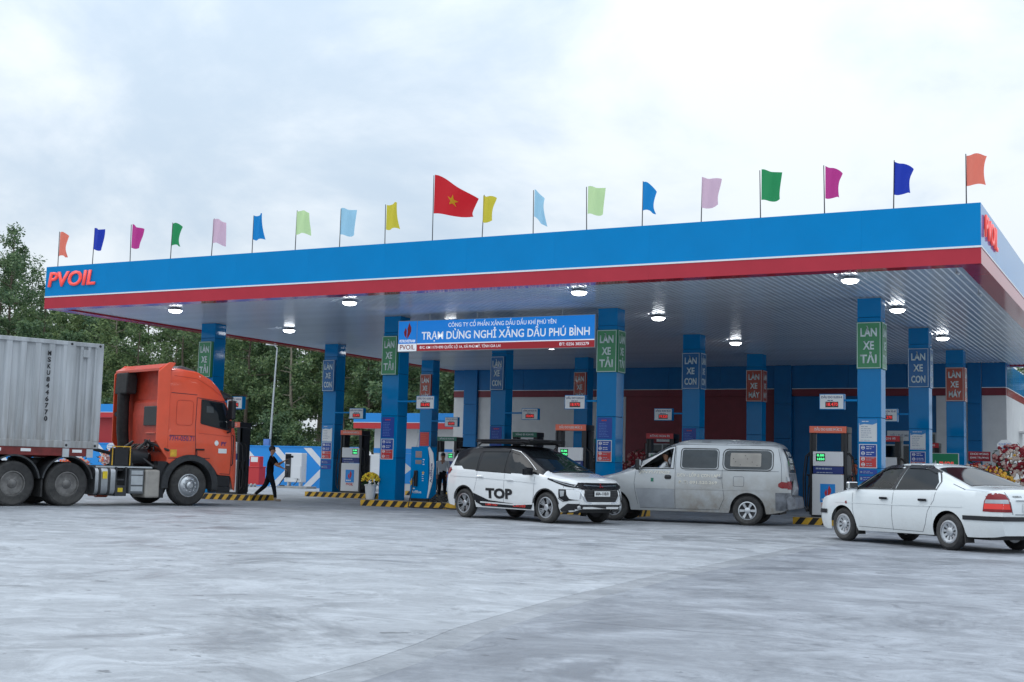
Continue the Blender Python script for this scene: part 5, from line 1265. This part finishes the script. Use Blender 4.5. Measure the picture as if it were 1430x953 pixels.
def trailer():
    t = thing('container_trailer', 'dark red container trailer frame under the grey container', 'trailer', (TX, TY, 0), TR)
    q = B(); q.box(-16.2, -2.72, -1.2, -1.08, 1.18, 1.385); q.box(-16.2, -2.72, 1.08, 1.2, 1.18, 1.385); q.obj('side_rail', 'trailer_red', t, bevel=.01)
    q = B(); q.box(-16.2, -3.0, -.5, -.36, 1.14, 1.37); q.box(-16.2, -3.0, .36, .5, 1.14, 1.37); q.box(-16.2, -6.2, -.5, -.36, .85, 1.139); q.box(-16.2, -6.2, .36, .5, .85, 1.139); q.obj('main_beam', 'trailer_red', t)
    for k, x in enumerate((-2.95, -3.6, -5.4, -7.4, -9.4, -11.4, -13.4, -15.9)): q = B(); q.box(x, x+.16, -1.07, 1.07, 1.2, 1.36); q.obj('cross_member', 'trailer_red', t)
    for x in (-3.34, -2.74):
        q = B(); q.box(x-.08, x+.08, -1.23, -1.201, 1.16, 1.36); q.obj('twist_lock', 'galv', t)
    for x in (-3.05, -4.3, -5.0): q = B(); q.box(x-.12, x+.12, -1.206, -1.201, 1.27, 1.34); q.obj('reflector', 'plate_white', t)
    q = B(); q.box(-6.9, -6.75, -.95, -.8, .1, 1.2); q.box(-6.9, -6.75, .8, .95, .1, 1.2); q.box(-7.0, -6.65, -1.05, -.7, .02, .1); q.box(-7.0, -6.65, .7, 1.05, .02, .1); q.obj('landing_leg', 'dark_metal', t)
    add_wheels(t, rwm, [(x, s*1.05, .52) for x in (-12.3, -13.5, -14.7) for s in (1, -1)])
    for x in (-12.3, -13.5, -14.7): q = B(); q.tube([(x, -1, .52), (x, 1, .52)], .09, 8); q.box(x-.1, x+.1, -.5, .5, .52, .86); q.obj('axle', 'dark_metal', t)
trailer()
def container():
    t = thing('shipping_container', 'weathered grey corrugated shipping container on the trailer behind the orange cab', 'container', tuple(Vector((TX, TY, 1.375))+Matrix.Rotation(TR, 3, 'Z') @ Vector((-2.52, 0, 0))), TR)
    L, W, Hc = 13.7, 2.44, 2.55; posts = (0, .80)
    def corr(x0, x1, pitch, name, s):
        n = max(1, round((x1-x0)/pitch)); p = (x1-x0)/n; pr = []
        for k in range(n):
            a = x0+p*k; pr += [(a, 0), (a+p*.26, 0), (a+p*.36, .055), (a+p*.78, .055), (a+p*.88, 0)]
        pr.append((x1, 0)); b = B()
        for z in (.17, 1.2, Hc-.10):
            for (x, d) in pr: b.v.append((-x, s*(W/2-.012-d), z))
        m = len(pr); b.f = [(j*m+i, j*m+i+1, (j+1)*m+i+1, (j+1)*m+i) for j in range(2) for i in range(m-1)]; b.m = [0]*len(b.f)
        return b.obj(name, 'container', t)
    for s in (-1, 1):
        corr(.16, .72, .19, 'corrugated_panel', s); corr(.92, L-.12, .345, 'corrugated_panel', s)
        y0, y1 = min(s*(W/2-.08), s*W/2), max(s*(W/2-.08), s*W/2)
        q = B(); q.box(-L, 0, y0, y1, Hc-.10, Hc-.002); q.obj('top_rail', 'container', t, bevel=.008)
        q = B(); q.box(-L, 0, y0, y1, .002, .17); q.obj('bottom_rail', 'container', t, bevel=.008)
        for x in (0, .72, L-.16):
            q = B(); e = .003*s; q.box(-x-(.2 if x == .72 else .16), -x, y0+e, y1+e, .171, Hc-.101); o = q.obj('corner_post', 'container', t, bevel=.008)
            for z in (0, Hc-.13):
                q = B(); q.box(-x-.19, -x-.005, min(s*(W/2-.15), s*(W/2+.006)), max(s*(W/2-.15), s*(W/2+.006)), z, z+.13)
                cs = q.obj('corner_casting', 'container', t, bevel=.008)
                q = B(); q.lathe([(.032, 0), (.03, .004), (0, .004)], 'y', (-x-.10, s*(W/2+.004) if s > 0 else -W/2-.009, z+.065), 12)
                q.obj('casting_hole', 'black', cs)
        rx = pi/2
        for k, ch in enumerate('MSKU8446770'):
            fit_text('lettering', ch, t, (-1.36 if s < 0 else -1.5, s*(W/2+.0)-(.0 if s > 0 else .004)+(0 if s < 0 else .004), Hc-.33-.155*k), (rx, 0, 0 if s < 0 else pi), .085 if ch != '1' else .03, .105, 'black', .035, .002)
        q = B(); q.box(-.52, -.36, min(s*(W/2-.02), s*(W/2+.006)), max(s*(W/2-.02), s*(W/2+.006)), Hc-.36, Hc-.18); q.obj('vent', 'container', t)
    b = B(); n = 40
    for k in range(n+1):
        for y in (-W/2+.08, W/2-.08): b.v.append((-L*k/n, y, Hc-.012-(.02 if k % 2 else 0)))
    b.f = [(2*k, 2*k+1, 2*k+3, 2*k+2) for k in range(n)]; b.m = [0]*n; b.obj('roof_sheet', 'container', t)
    q = B(); q.box(-L, 0, -W/2+.081, W/2-.081, .05, .15); q.obj('floor', 'grey_box', t)
    q = B(); q.box(-.06, -.03, -W/2+.081, W/2-.081, .15, Hc-.04); q.box(-L+.02, -L+.06, -W/2+.081, W/2-.081, .15, Hc-.04)
    q.obj('end_wall', 'container', t)
container()

# ================================================================== people
def person(name, label, loc, rz, J, E, mats, hair_at, hair_r=.105, extra=None, legs=True):
    """one continuous skinned body. J: joint -> (x,y,z,radius); E: (a,b,material index)"""
    t = thing(name, label, 'person', loc, rz)
    ks = list(J); idx = {k: i for i, k in enumerate(ks)}
    me = bpy.data.meshes.new('body'); me.from_pydata([J[k][:3] for k in ks], [(idx[a], idx[b]) for a, b, m in E], [])
    o = bpy.data.objects.new('body', me); COL.objects.link(o)
    md = o.modifiers.new('skin', 'SKIN'); sv = me.skin_vertices[0].data
    for k in ks:
        r = J[k][3]; r = r if isinstance(r, tuple) else (r, r); g = 1.22 if k[:3] in ('hip', 'kne', 'pel', 'wai', 'che', 'shR', 'shL', 'elR', 'elL', 'ank') else 1.08; sv[idx[k]].radius = (r[0]*g, r[1]*g)
    sv[idx['pelvis']].use_root = True
    md.branch_smoothing = .6
    s2 = o.modifiers.new('sub', 'SUBSURF'); s2.levels = 2; s2.render_levels = 2
    bpy.context.view_layer.update()
    dg = bpy.context.evaluated_depsgraph_get(); m2 = bpy.data.meshes.new_from_object(o.evaluated_get(dg))
    bpy.data.objects.remove(o)
    m2.materials.clear()
    for q in mats: m2.materials.append(M[q])
    segs = [(Vector(J[a][:3]), Vector(J[b][:3]), m) for a, b, m in E]
    for f in m2.polygons:
        c = f.center; best = 9
        for a, b, m in segs:
            d = b-a; u = max(0, min(1, (c-a).dot(d)/max(1e-9, d.length_squared))); ds = (a+d*u-c).length
            if ds < best: best = ds; f.material_index = m
        f.use_smooth = True
    put('body', m2, t)
    hx, hy, hz = hair_at
    q = B(); q.blob((hx-.012, hy, hz+.02), hair_r, 14, 0, (1.0, .86, 1.0))
    q.v = [(x, y, max(z, hz-.005 if x > hx-.03 else hz-.07)) for x, y, z in q.v]; q.obj('hair', 'hair', t, smooth=80)
    q = B(); q.blob((hx+.092, hy, hz-.045), .016, 6, 0, (1, .8, 1.2)); q.blob((hx+.01, hy+.083, hz-.04), .022, 6, 0, (.6, .4, 1)); q.blob((hx+.01, hy-.083, hz-.04), .022, 6, 0, (.6, .4, 1)); q.obj('nose_and_ears', mats[0], t, smooth=80)
    q = B()
    for s in (-1, 1): q.blob((hx+.083, hy+s*.033, hz-.02), .010, 6)
    q.box(hx+.078, hx+.088, hy-.022, hy+.022, hz-.093, hz-.086); q.obj('eyes_and_mouth', 'hair', t)
    return t
def hand(J, E, nm, w, d, m=0):
    """palm and five fingers from wrist w pointing along d"""
    d = Vector(d).normalized(); s = d.cross(Vector((0, 0, 1))); s = s.normalized() if s.length > .1 else Vector((0, 1, 0)); n = s.cross(d)
    w = Vector(w); p = w+d*.075; J[nm+'palm'] = (*p, (.030, .016)); E.append((nm, nm+'palm', m))
    for k in range(4):
        b = p+d*.03+s*(.027-.018*k); e = b+d*(.045, .052, .048, .036)[k]-n*.012; J[nm+'f%d' % k] = (*e, .0085); E.append((nm+'palm', nm+'f%d' % k, m))
    th = w+d*.05+s*.05; J[nm+'th'] = (*th, .009); E.append((nm, nm+'th', m))
# walking person in black filming with a small camera
J = {'pelvis': (0, 0, .86, (.125, .15)), 'waist': (.0, 0, 1.0, (.11, .14)), 'chest': (.02, 0, 1.22, (.12, .17)), 'neck': (.03, 0, 1.39, .055), 'jaw': (.055, 0, 1.46, .065), 'skull': (.045, 0, 1.54, .088), 'crown': (.035, 0, 1.60, .06),
     'hipR': (.02, -.09, .80, .088), 'kneeR': (.15, -.09, .46, .062), 'ankR': (.22, -.09, .10, .042), 'heelR': (.20, -.09, .045, .04), 'toeR': (.40, -.10, .035, .034),
     'hipL': (-.03, .09, .80, .088), 'kneeL': (-.14, .09, .47, .062), 'ankL': (-.44, .09, .20, .042), 'heelL': (-.49, .09, .17, .04), 'toeL': (-.36, .09, .04, .034),
     'shR': (.02, -.19, 1.32, .062), 'elR': (.20, -.24, 1.12, .045), 'wrR': (.43, -.22, 1.00, .030), 'shL': (.02, .19, 1.32, .062), 'elL': (.16, .26, 1.10, .045), 'wrL': (.36, .18, 1.20, .030)}
E_ = [('pelvis', 'waist', 1), ('waist', 'chest', 1), ('chest', 'neck', 0), ('neck', 'jaw', 0), ('jaw', 'skull', 0), ('skull', 'crown', 0), ('pelvis', 'hipR', 2), ('hipR', 'kneeR', 2), ('kneeR', 'ankR', 2), ('ankR', 'heelR', 3), ('heelR', 'toeR', 3),
      ('pelvis', 'hipL', 2), ('hipL', 'kneeL', 2), ('kneeL', 'ankL', 2), ('ankL', 'heelL', 3), ('heelL', 'toeL', 3), ('chest', 'shR', 1), ('shR', 'elR', 1), ('elR', 'wrR', 0), ('chest', 'shL', 1), ('shL', 'elL', 1), ('elL', 'wrL', 0)]
hand(J, E_, 'wrR', J['wrR'][:3], (.9, .1, -.35)); hand(J, E_, 'wrL', J['wrL'][:3], (.8, 0, .5))
person('person', 'person in black shirt and trousers walking right across the forecourt', (-24.42, 31.25, 0), radians(24), J, E_, ['skin', 'cloth_black', 'cloth_jean', 'shoe_tan'], (.045, 0, 1.55))
t = thing('video_camera', 'small black camera on a grip held up by the walking person in black', 'camera', (-24.42, 31.25, 0), radians(24))
q = B(); q.box(.42, .56, .13, .22, 1.30, 1.40); q.obj('camera_body', 'black', t, bevel=.01)
q = B(); q.tube([(.56, .175, 1.35), (.65, .175, 1.35)], .033, 10); q.obj('lens', 'black', t); q = B(); q.tube([(.45, .175, 1.18), (.46, .175, 1.31)], .016, 8); q.obj('grip', 'black', t)
# man in white shirt
def standing(top, bottom, name, label, loc, rz, sh='black'):
    J = {'pelvis': (0, 0, .86, (.12, .155)), 'waist': (0, 0, 1.0, (.115, .15)), 'chest': (.01, 0, 1.24, (.12, .175)), 'neck': (.015, 0, 1.42, .055), 'jaw': (.04, 0, 1.49, .065), 'skull': (.03, 0, 1.57, .09), 'crown': (.02, 0, 1.63, .06),
         'shR': (.0, -.20, 1.35, .064), 'elR': (.03, -.27, 1.08, .047), 'wrR': (.18, -.25, .86, .030), 'shL': (.0, .20, 1.35, .064), 'elL': (-.02, .26, 1.08, .047), 'wrL': (.05, .25, .84, .030)}
    E = [('pelvis', 'waist', 2), ('waist', 'chest', 1), ('chest', 'neck', 0), ('neck', 'jaw', 0), ('jaw', 'skull', 0), ('skull', 'crown', 0), ('chest', 'shR', 1), ('shR', 'elR', 1), ('elR', 'wrR', 1), ('chest', 'shL', 1), ('shL', 'elL', 1), ('elL', 'wrL', 1)]
    for s, n in ((-1, 'R'), (1, 'L')):
        J.update({'hip'+n: (0, s*.09, .80, .09), 'knee'+n: (.02, s*.10, .45, .065), 'ank'+n: (-.01, s*.10, .09, .045), 'heel'+n: (-.03, s*.10, .045, .042), 'toe'+n: (.17, s*.12, .035, .036)})
        E += [('pelvis', 'hip'+n, 2), ('hip'+n, 'knee'+n, 2), ('knee'+n, 'ank'+n, 2), ('ank'+n, 'heel'+n, 3), ('heel'+n, 'toe'+n, 3)]
    hand(J, E, 'wrR', J['wrR'][:3], (.4, 0, -.9)); hand(J, E, 'wrL', J['wrL'][:3], (.2, 0, -1))
    return person(name, label, loc, rz, J, E, ['skin', top, bottom, sh], (.03, 0, 1.58))
standing('shirt_white', 'cloth_jean', 'person', 'man in white shirt and dark trousers standing behind the blue additive pump', (-24.35, 41.4, 0), radians(-50))
standing('cloth_black', 'cloth_jean', 'person', 'person in dark clothes half hidden behind the green-headed dispenser', (-26.2, 46.2, 0), radians(-80))
# van driver, seated
J = {'pelvis': (0, 0, .10, (.14, .17)), 'waist': (-.04, 0, .26, (.12, .155)), 'chest': (-.07, 0, .46, (.125, .18)), 'neck': (-.04, 0, .64, .055), 'jaw': (-.01, 0, .71, .065), 'skull': (-.02, 0, .79, .09), 'crown': (-.03, 0, .85, .06),
     'shR': (-.06, -.19, .56, .062), 'elR': (.14, -.24, .36, .045), 'wrR': (.40, -.14, .42, .030), 'shL': (-.06, .19, .56, .062), 'elL': (.12, .25, .36, .045), 'wrL': (.40, .14, .42, .030),
     'hipR': (.05, -.10, .09, .09), 'kneeR': (.44, -.12, .12, .068), 'ankR': (.58, -.12, -.02, .045), 'hipL': (.05, .10, .09, .09), 'kneeL': (.44, .12, .12, .068), 'ankL': (.58, .12, -.02, .045)}
E_ = [('pelvis', 'waist', 1), ('waist', 'chest', 1), ('chest', 'neck', 0), ('neck', 'jaw', 0), ('jaw', 'skull', 0), ('skull', 'crown', 0), ('chest', 'shR', 1), ('shR', 'elR', 1), ('elR', 'wrR', 0), ('chest', 'shL', 1), ('shL', 'elL', 1), ('elL', 'wrL', 0),
      ('pelvis', 'hipR', 2), ('hipR', 'kneeR', 2), ('kneeR', 'ankR', 2), ('pelvis', 'hipL', 2), ('hipL', 'kneeL', 2), ('kneeL', 'ankL', 2)]
hand(J, E_, 'wrR', J['wrR'][:3], (.8, .4, .2)); hand(J, E_, 'wrL', J['wrL'][:3], (.8, -.4, .2))
vp = Vector((-10.36, 29.22, .74))+Matrix.Rotation(radians(188.5), 3, 'Z') @ Vector((.50, .46, .05))
person('person', 'driver in pale shirt at the open window of the silver van', tuple(vp), radians(188.5), J, E_, ['skin', 'shirt_white', 'cloth_jean'], (-.02, 0, .80))

# ================================================================== blue additive dispenser
t = thing('additive_dispenser', 'blue additive dispenser with white leaf-shaped side panel and black hose', 'fuel pump', (-19.24, 30.93, KT))
q = B(); q.prism([(0, .08), (.60, .08), (.56, 1.52), (0, 1.52)], 0, .46, 'y'); q.obj('cabinet', 'blue', t, bevel=.012)
q = B(); q.box(.02, .58, .02, .44, 0, .079); q.obj('plinth', 'black', t)
for z0, z1 in ((1.22, 1.40), (1.04, 1.15)): q = B(); q.box(.16, .36, -.008, -.0005, z0, z1); q.obj('display', 'lamp_clear', t)
q = B(); q.prism([(.585, .10), (.62, .10), (.74, .55), (.78, 1.0), (.74, 1.35), (.62, 1.53), (.575, 1.50), (.64, 1.2), (.655, .8), (.62, .35)], -.03, -.002, 'y'); lf = q.obj('leaf_panel', 'plastic_white', t)
fit_text('lettering', 'AdBlue', lf, (.705, -.0305, .80), (pi/2, -pi/2, 0), .55, .075, 'navy', .012, .002)
q = B(); q.box(.16, .26, -.09, -.001, .42, .86); q.obj('nozzle_holder', 'black', t, bevel=.02)
q = B(); q.tube([(.21, -.10, .80), (.17, -.14, .60), (.16, -.14, .3), (.12, -.2, .02), (.18, -.35, -.15), (.5, -.45, -.165), (.9, -.40, -.165), (1.3, -.45, -.16)], .018, 6); q.obj('hose', 'rubber', t, smooth=40)
q = B(); pts = [((.10 if k % 2 == 0 else .045)*cos(pi/2+k*pi/5), (.13 if k % 2 == 0 else .055)*sin(pi/2+k*pi/5)) for k in range(10)]
q.prism([(.05+x*.7, .52+z) for x, z in pts], -.005, -.0005, 'y'); q.prism([(.42+x*.5, .80+z*.4) for x, z in pts], -.005, -.0005, 'y'); q.obj('star_print', 'fl_yellow', t)
fit_text('lettering', 'AdBlue', t, (.22, -.0005, .26), FRONT, .32, .075, 'white', .02, .002)
q = B(); lines(q, .08, .25, .33, .38, 1, -.0005, 0, 1, h=.6); lines(q, .40, .46, 1.0, 1.2, 3, -.0005, 0, 2); lines(q, .39, .45, .55, .78, 4, -.0005, 0, 2); stuff(q.obj('small_print', 'white', t))
t = thing('coiled_hose', 'black hose coiled on the kerb beside the blue additive dispenser', 'hose', (-18.30, 30.95, KT))
q = B()
for k in range(4): q.tube([((.26-.02*k)*cos(a*pi/10)+.03*k, (.18-.01*k)*sin(a*pi/10), .03+.05*k+.03*sin(a*1.3+k)) for a in range(21)], .02, 6)
q.tube([(.1, -.1, .05), (.35, -.28, -.14), (.6, -.35, -.16), (.75, -.3, -.16)], .02, 6); q.obj('coil', 'rubber', t, smooth=40)
q = B(); q.tube([(.1, .0, .05), (.1, 0, .30)], .05, 8); q.box(0, .2, -.1, .1, 0, .06); q.obj('reel_stand', 'dark_metal', t)

# ================================================================== flowers
def blossoms(t, rng, pts, mats, r0, r1, nm='blossoms'):
    b = B()
    for (p, mi) in pts:
        r = rng.uniform(r0, r1); b.blob(p, r, 6, mi, (1, 1, .8))
        for k in range(4):
            a = rng.uniform(0, 6.28); b.blob((p[0]+r*.6*cos(a), p[1]-r*.4, p[2]+r*.6*sin(a)), r*.55, 5, mi)
    return stuff(b.obj(nm, mats, t, smooth=60))
def leaves(t, rng, pts, r, m='leaf_dark'):
    b = B()
    for p in pts:
        d = Vector((rng.uniform(-1, 1), rng.uniform(-1, .3), rng.uniform(-1, 1))).normalized(); s = d.cross(Vector((rng.uniform(-1, 1), rng.uniform(-1, 1), 1))).normalized(); L = rng.uniform(.6, 1.2)*r; p = Vector(p)
        b.add([p, p+d*L*.5+s*L*.2, p+d*L, p+d*L*.5-s*L*.2], [(0, 1, 2, 3)])
    return stuff(b.obj('leaves', m, t))
def wreath(label, loc, rz, tiers, mats, seed, plate=None, group='congratulation flower stands'):
    """flower stand: easel legs, fan-shaped flower tiers, optional card. tiers: (z, rx, rz, count)"""
    rng = random.Random(seed); t = thing('flower_stand', label, 'flowers', loc, rz, group)
    top = max(z+h for z, w, h, c in tiers)
    q = B()
    for (x, y) in ((-.3, -.15), (.3, -.15), (0, .4)): q.tube([(x, y, 0), (x*.2, .12, top-.1)], .016, 6)
    q.obj('easel', 'bark_pale', t)
    P, Lf = [], []
    for (zc, w, h, n) in tiers:
        for k in range(n):
            a, rr = rng.uniform(0, 2*pi), sqrt(rng.random()); x, z = w*rr*cos(a), h*rr*sin(a)
            P.append(((x, -.12-.16*(1-rr*rr)+rng.uniform(-.04, .04), zc+z), int((rr*2.3+rng.uniform(0, 1.6)) % len(mats))))
        for k in range(n//2):
            a, rr = rng.uniform(0, 2*pi), rng.uniform(.7, 1.08); Lf.append((w*rr*cos(a), rng.uniform(-.08, .1), zc+h*rr*sin(a)))
    blossoms(t, rng, P, mats, .035, .062); leaves(t, rng, Lf, .16)
    if plate:
        kind, px, pz, lines_ = plate
        q = B()
        if kind == 'round': q.prism([(px+.20*cos(pi/8+a*pi/4), pz+.19*sin(pi/8+a*pi/4)) for a in range(8)], -.10, -.09, 'y')
        else: q.prism([(px-.28, pz-.13), (px+.28, pz-.13), (px+.28, pz+.13), (px-.28, pz+.13)], -.10, -.09, 'y')
        c = q.obj('card', 'plate_white' if kind != 'red' else 'fl_red', t)
        q = B(); q.tube([(px, -.085, pz), (px*.4, .1, .6)], .01, 5); q.obj('card_stick', 'bark_pale', t)
        for k, tx in enumerate(lines_): fit_text('lettering', tx, c, (px, -.1005, pz+.06-.10*k), FRONT, .30 if kind == 'round' else .46, .05, 'print_blue' if kind == 'round' else ('white' if kind == 'red' else 'fl_red'), .02, .001)
    return t
MX = ['fl_red', 'fl_yellow', 'fl_white', 'fl_pink']
wreath('big tiered flower stand of yellow, white and red flowers behind the sedan boot', (-3.85, 36.0, 0), radians(10), [(1.78, .50, .34, 150), (1.18, .58, .42, 170), (.6, .4, .3, 70)], ['fl_yellow', 'fl_white', 'fl_red', 'fl_pink'], 1, ('round', -.22, 2.06, ['CHÚC', 'MỪNG']))
wreath('dark red and yellow flower stand at the right edge of the picture', (-2.95, 35.7, 0), radians(14), [(1.85, .52, .36, 150), (1.2, .55, .42, 150)], ['fl_red', 'fl_yellow', 'fl_red', 'fl_orange'], 2)
wreath('low red and orange flower stand with dark red card beside the back column', (-4.78, 36.5, 0), radians(5), [(1.38, .48, .24, 130), (.9, .45, .3, 90)], ['fl_red', 'fl_orange', 'fl_white', 'fl_red'], 3, ('red', .02, 1.80, ['CHÚC MỪNG', 'KHAI TRƯƠNG']))
wreath('white and pink flower stand in front of the big tiered one', (-4.25, 35.4, 0), radians(8), [(1.20, .40, .30, 120), (.75, .38, .28, 80)], ['fl_white', 'fl_pink', 'fl_yellow', 'fl_red'], 4)
wreath('pale flower stand half hidden behind the right orange dispenser', (-8.70, 38.6, 0), 0, [(1.40, .24, .30, 70), (.9, .2, .25, 40)], ['fl_pink', 'fl_white', 'fl_orange'], 5)
wreath('small pale flower stand between the third front column and silver van', (-17.42, 42.0, 0), 0, [(1.15, .26, .38, 80)], ['fl_pink', 'fl_white', 'fl_red'], 6)
wreath('dark red flower stand left of the red dispenser header', (-17.55, 44.0, 0), 0, [(1.55, .42, .40, 130), (1.0, .4, .35, 80)], ['fl_red', 'fl_red', 'fl_pink'], 7)
wreath('flower stand with round pink card seen between container and truck cab', (-44.55, 45.0, 0), radians(45), [(1.18, .48, .36, 170), (.62, .5, .3, 100)], ['fl_red', 'fl_pink', 'fl_white', 'fl_orange'], 8, ('round', .0, 1.72, ['KHAI', 'TRƯƠNG']))
wreath('yellow and red flower basket low behind the truck rear wheel', (-46.4, 44.6, 0), radians(45), [(.95, .7, .20, 150)], ['fl_mum', 'fl_red', 'fl_orange', 'fl_white'], 9)
# chrysanthemum pot
t = thing('flower_pot', 'white pot of yellow chrysanthemums at the foot of the second front column', 'flower pot', (-20.60, 30.99, KT))
q = B(); q.lathe([(.0, 0), (.115, 0), (.125, .03), (.165, .38), (.18, .39), (.18, .43), (.16, .43), (.15, .36), (0, .36)], 'z', n=24); q.obj('pot', 'plastic_white', t, smooth=40)
rng = random.Random(4); P = []; Lf = []
for k in range(170):
    a, e = rng.uniform(0, 6.28), rng.uniform(-.25, 1.4); P.append(((.25*cos(e)*cos(a), .24*cos(e)*sin(a), .56+.19*sin(e)), 0 if rng.random() < .8 else 1))
for k in range(120): a = rng.uniform(0, 6.28); Lf.append((.2*cos(a), .2*sin(a), rng.uniform(.42, .55)))
blossoms(t, rng, P, ['fl_mum', 'fl_yellow'], .022, .034); leaves(t, rng, Lf, .09)
# green company board
t = thing('green_sign_board', 'green standing board with red lettering behind the sedan roof', 'sign', (-6.54, 42.0, 0))
q = B(); q.box(-.45, .43, 0, .04, .95, 1.97); q.obj('panel', 'green_board', t)
q = B(); q.box(-.47, .45, .005, .035, 1.971, 1.985); q.box(.431, .45, .005, .035, .93, 1.97); q.box(-.47, -.451, .005, .035, .93, 1.97); q.box(-.47, .45, .005, .035, .93, .949); q.obj('frame', 'plate_white', t)
for x in (-.4, .38): q = B(); q.box(x, x+.03, .005, .035, 0, .929); q.box(x-.02, x+.05, -.25, .3, 0, .03); q.obj('leg', 'galv', t)
fit_text('lettering', 'PVOIL', t, (.10, -.001, 1.62), FRONT, .48, .17, 'letter_red', .04, .004)
q = B(); flame(q, -.28, 1.66, .22, -.001); q.obj('flame_emblem', 'plate_white', t)
q = B(); lines(q, -.42, -.14, 1.48, 1.54, 1, -.001, 0, 4, h=.6); stuff(q.obj('small_print', 'white', t))

# ================================================================== trees
def tree_meshes(seed, Ht, Rc, base, leaf, nl=8200, bark='bark', slim=1.0):
    rng = random.Random(seed); tb = B(); cl = []
    bend = [(0, 0, 0)]; x = y = 0
    for k in range(1, 9):
        x += rng.uniform(-.12, .12); y += rng.uniform(-.12, .12); bend.append((x, y, Ht*.94*k/8))
    r0 = .09+Ht*.006
    tb.tube(bend, [r0*(1-k/8.6)+.012 for k in range(9)], 8)
    for k in range(int(Ht*2.6)):
        u = rng.uniform(base, .97); z = Ht*u; i = min(7, int(u*8/.94)); p0 = Vector(bend[i]).lerp(Vector(bend[i+1]), min(1, max(0, u*8/.94-i)))
        a = rng.uniform(0, 2*pi); v = (u-base)/(1-base); rad = Rc*(.35+.9*sin(pi*min(1, v*.85+.12)))*rng.uniform(.45, 1.0)*slim
        e = p0+Vector((cos(a)*rad, sin(a)*rad, rng.uniform(.05, .55)*rad)); m_ = p0.lerp(e, .5)+Vector((0, 0, -.06*rad))
        tb.tube([p0, m_, e], [.035, .022, .008], 5, cap=False)
        for q in (.45, .72, 1.0): cl.append((p0.lerp(e, q)+Vector((rng.uniform(-.25, .25), rng.uniform(-.25, .25), rng.uniform(-.15, .25))), rng.uniform(.28, .62)*(.7+.3*q)))
    lb = B(); per = max(6, nl//len(cl))
    for c, cr in cl:
        for k in range(per):
            d = Vector((rng.gauss(0, 1), rng.gauss(0, 1), rng.gauss(0, .75))); d = d.normalized()*cr*rng.random()**.45
            p = c+d; ax = (d.normalized()*.5+Vector((rng.uniform(-1, 1), rng.uniform(-1, 1), rng.uniform(-.9, .5)))).normalized()
            s = ax.cross(Vector((rng.uniform(-1, 1), rng.uniform(-1, 1), rng.uniform(-1, 1)))).normalized(); L = rng.uniform(.13, .26); w = L*.27
            n = ax.cross(s)*.02
            lb.add([p, p+ax*L*.45+s*w+n, p+ax*L, p+ax*L*.45-s*w+n], [(0, 1, 2, 3)])
    return tb.mesh('trunk', bark, smooth=50), lb.mesh('crown', leaf)
TM = [tree_meshes(21, 11.0, 2.0, .18, 'leaf_a'), tree_meshes(22, 10.0, 1.8, .25, 'leaf_b'), tree_meshes(23, 12.0, 1.7, .30, 'leaf_c', bark='bark_pale'), tree_meshes(24, 9.0, 2.1, .12, 'leaf_b'), tree_meshes(25, 10.5, 1.9, .2, 'leaf_a', bark='bark_pale')]
TALL = [tree_meshes(31, 17.0, 2.3, .30, 'leaf_b', 9500), tree_meshes(32, 16.0, 2.1, .25, 'leaf_a', 9500)]
def tree(ms, x, y, rz, sc, label, group='tree belt behind the station'):
    t = thing('tree', label, 'tree', (x, y, -.03), rz, group); t.scale = (sc, sc, sc); put('trunk', ms[0], t); put('crown', ms[1], t)
rng = random.Random(77)
def belt_label(x, y, row):
    u = x/y
    where = 'behind the grey container' if u < -1.0 else 'behind the orange cab' if u < -.90 else 'between the first two front columns' if u < -.76 else 'behind the white kiosk' if u < -.60 else 'at the right end by the building'
    return 'green tree in the %s belt row, %s' % (row, where)
def belt(y0, x0, x1, step, smin, smax, row):
    x = x0
    while x < x1:
        xx, yy = x+rng.uniform(-.5, .5), y0+rng.uniform(-1, 1); tree(TM[rng.randrange(5)], xx, yy, rng.uniform(0, 6), rng.uniform(smin, smax), belt_label(xx, yy, row)); x += step*rng.uniform(.8, 1.2)
belt(57.0, -63.5, -30, 2.5, .80, .98, 'nearest')
belt(61.5, -69, -31, 2.5, .90, 1.06, 'second')
belt(67.0, -75, -33, 2.9, 1.0, 1.18, 'third')
belt(73.0, -81, -36, 6.0, 1.05, 1.25, 'last')
tree(TALL[0], -68.9, 60.2, .4, 1.0, 'tallest leafy tree at the far left above the container')
tree(TALL[1], -71.6, 61.5, 2.0, .98, 'tall leafy tree cut by the left edge of the picture')
tree(TALL[1], -66.6, 60.6, 4.0, .80, 'leafy tree just left of the canopy corner')
tree(TALL[0], -73.5, 66, 1.0, .9, 'tall tree behind the two at the far left')
tree(TM[0], -6.0, 74, 1.0, .9, 'leafy tree seen beyond the right end of the building'); tree(TM[3], -3.0, 76, 2.0, 1.0, 'tree behind the right-hand corner of the canopy')

SH = [tree_meshes(41, 4.6, 1.9, .03, 'leaf_b', 5200), tree_meshes(42, 4.0, 2.0, .03, 'leaf_a', 5200)]
x = -64.0; k = 0
while x < -31:
    y = 54.3+rng.uniform(-.6, .8); u = x/y
    t = thing('shrub', 'tall green shrub right behind the blue wall, %s' % ('left of the truck cab' if u < -.98 else 'behind the orange cab' if u < -.88 else 'near the lamp post' if u < -.74 else 'between middle column and kiosk' if u < -.66 else 'behind the white kiosk'), 'shrub', (x, y, -.03), rng.uniform(0, 6), 'shrubs behind the blue wall')
    sc = rng.uniform(.6, .95); t.scale = (sc, sc, sc); put('trunk', SH[k % 2][0], t); put('crown', SH[k % 2][1], t); x += rng.uniform(1.7, 2.5); k += 1
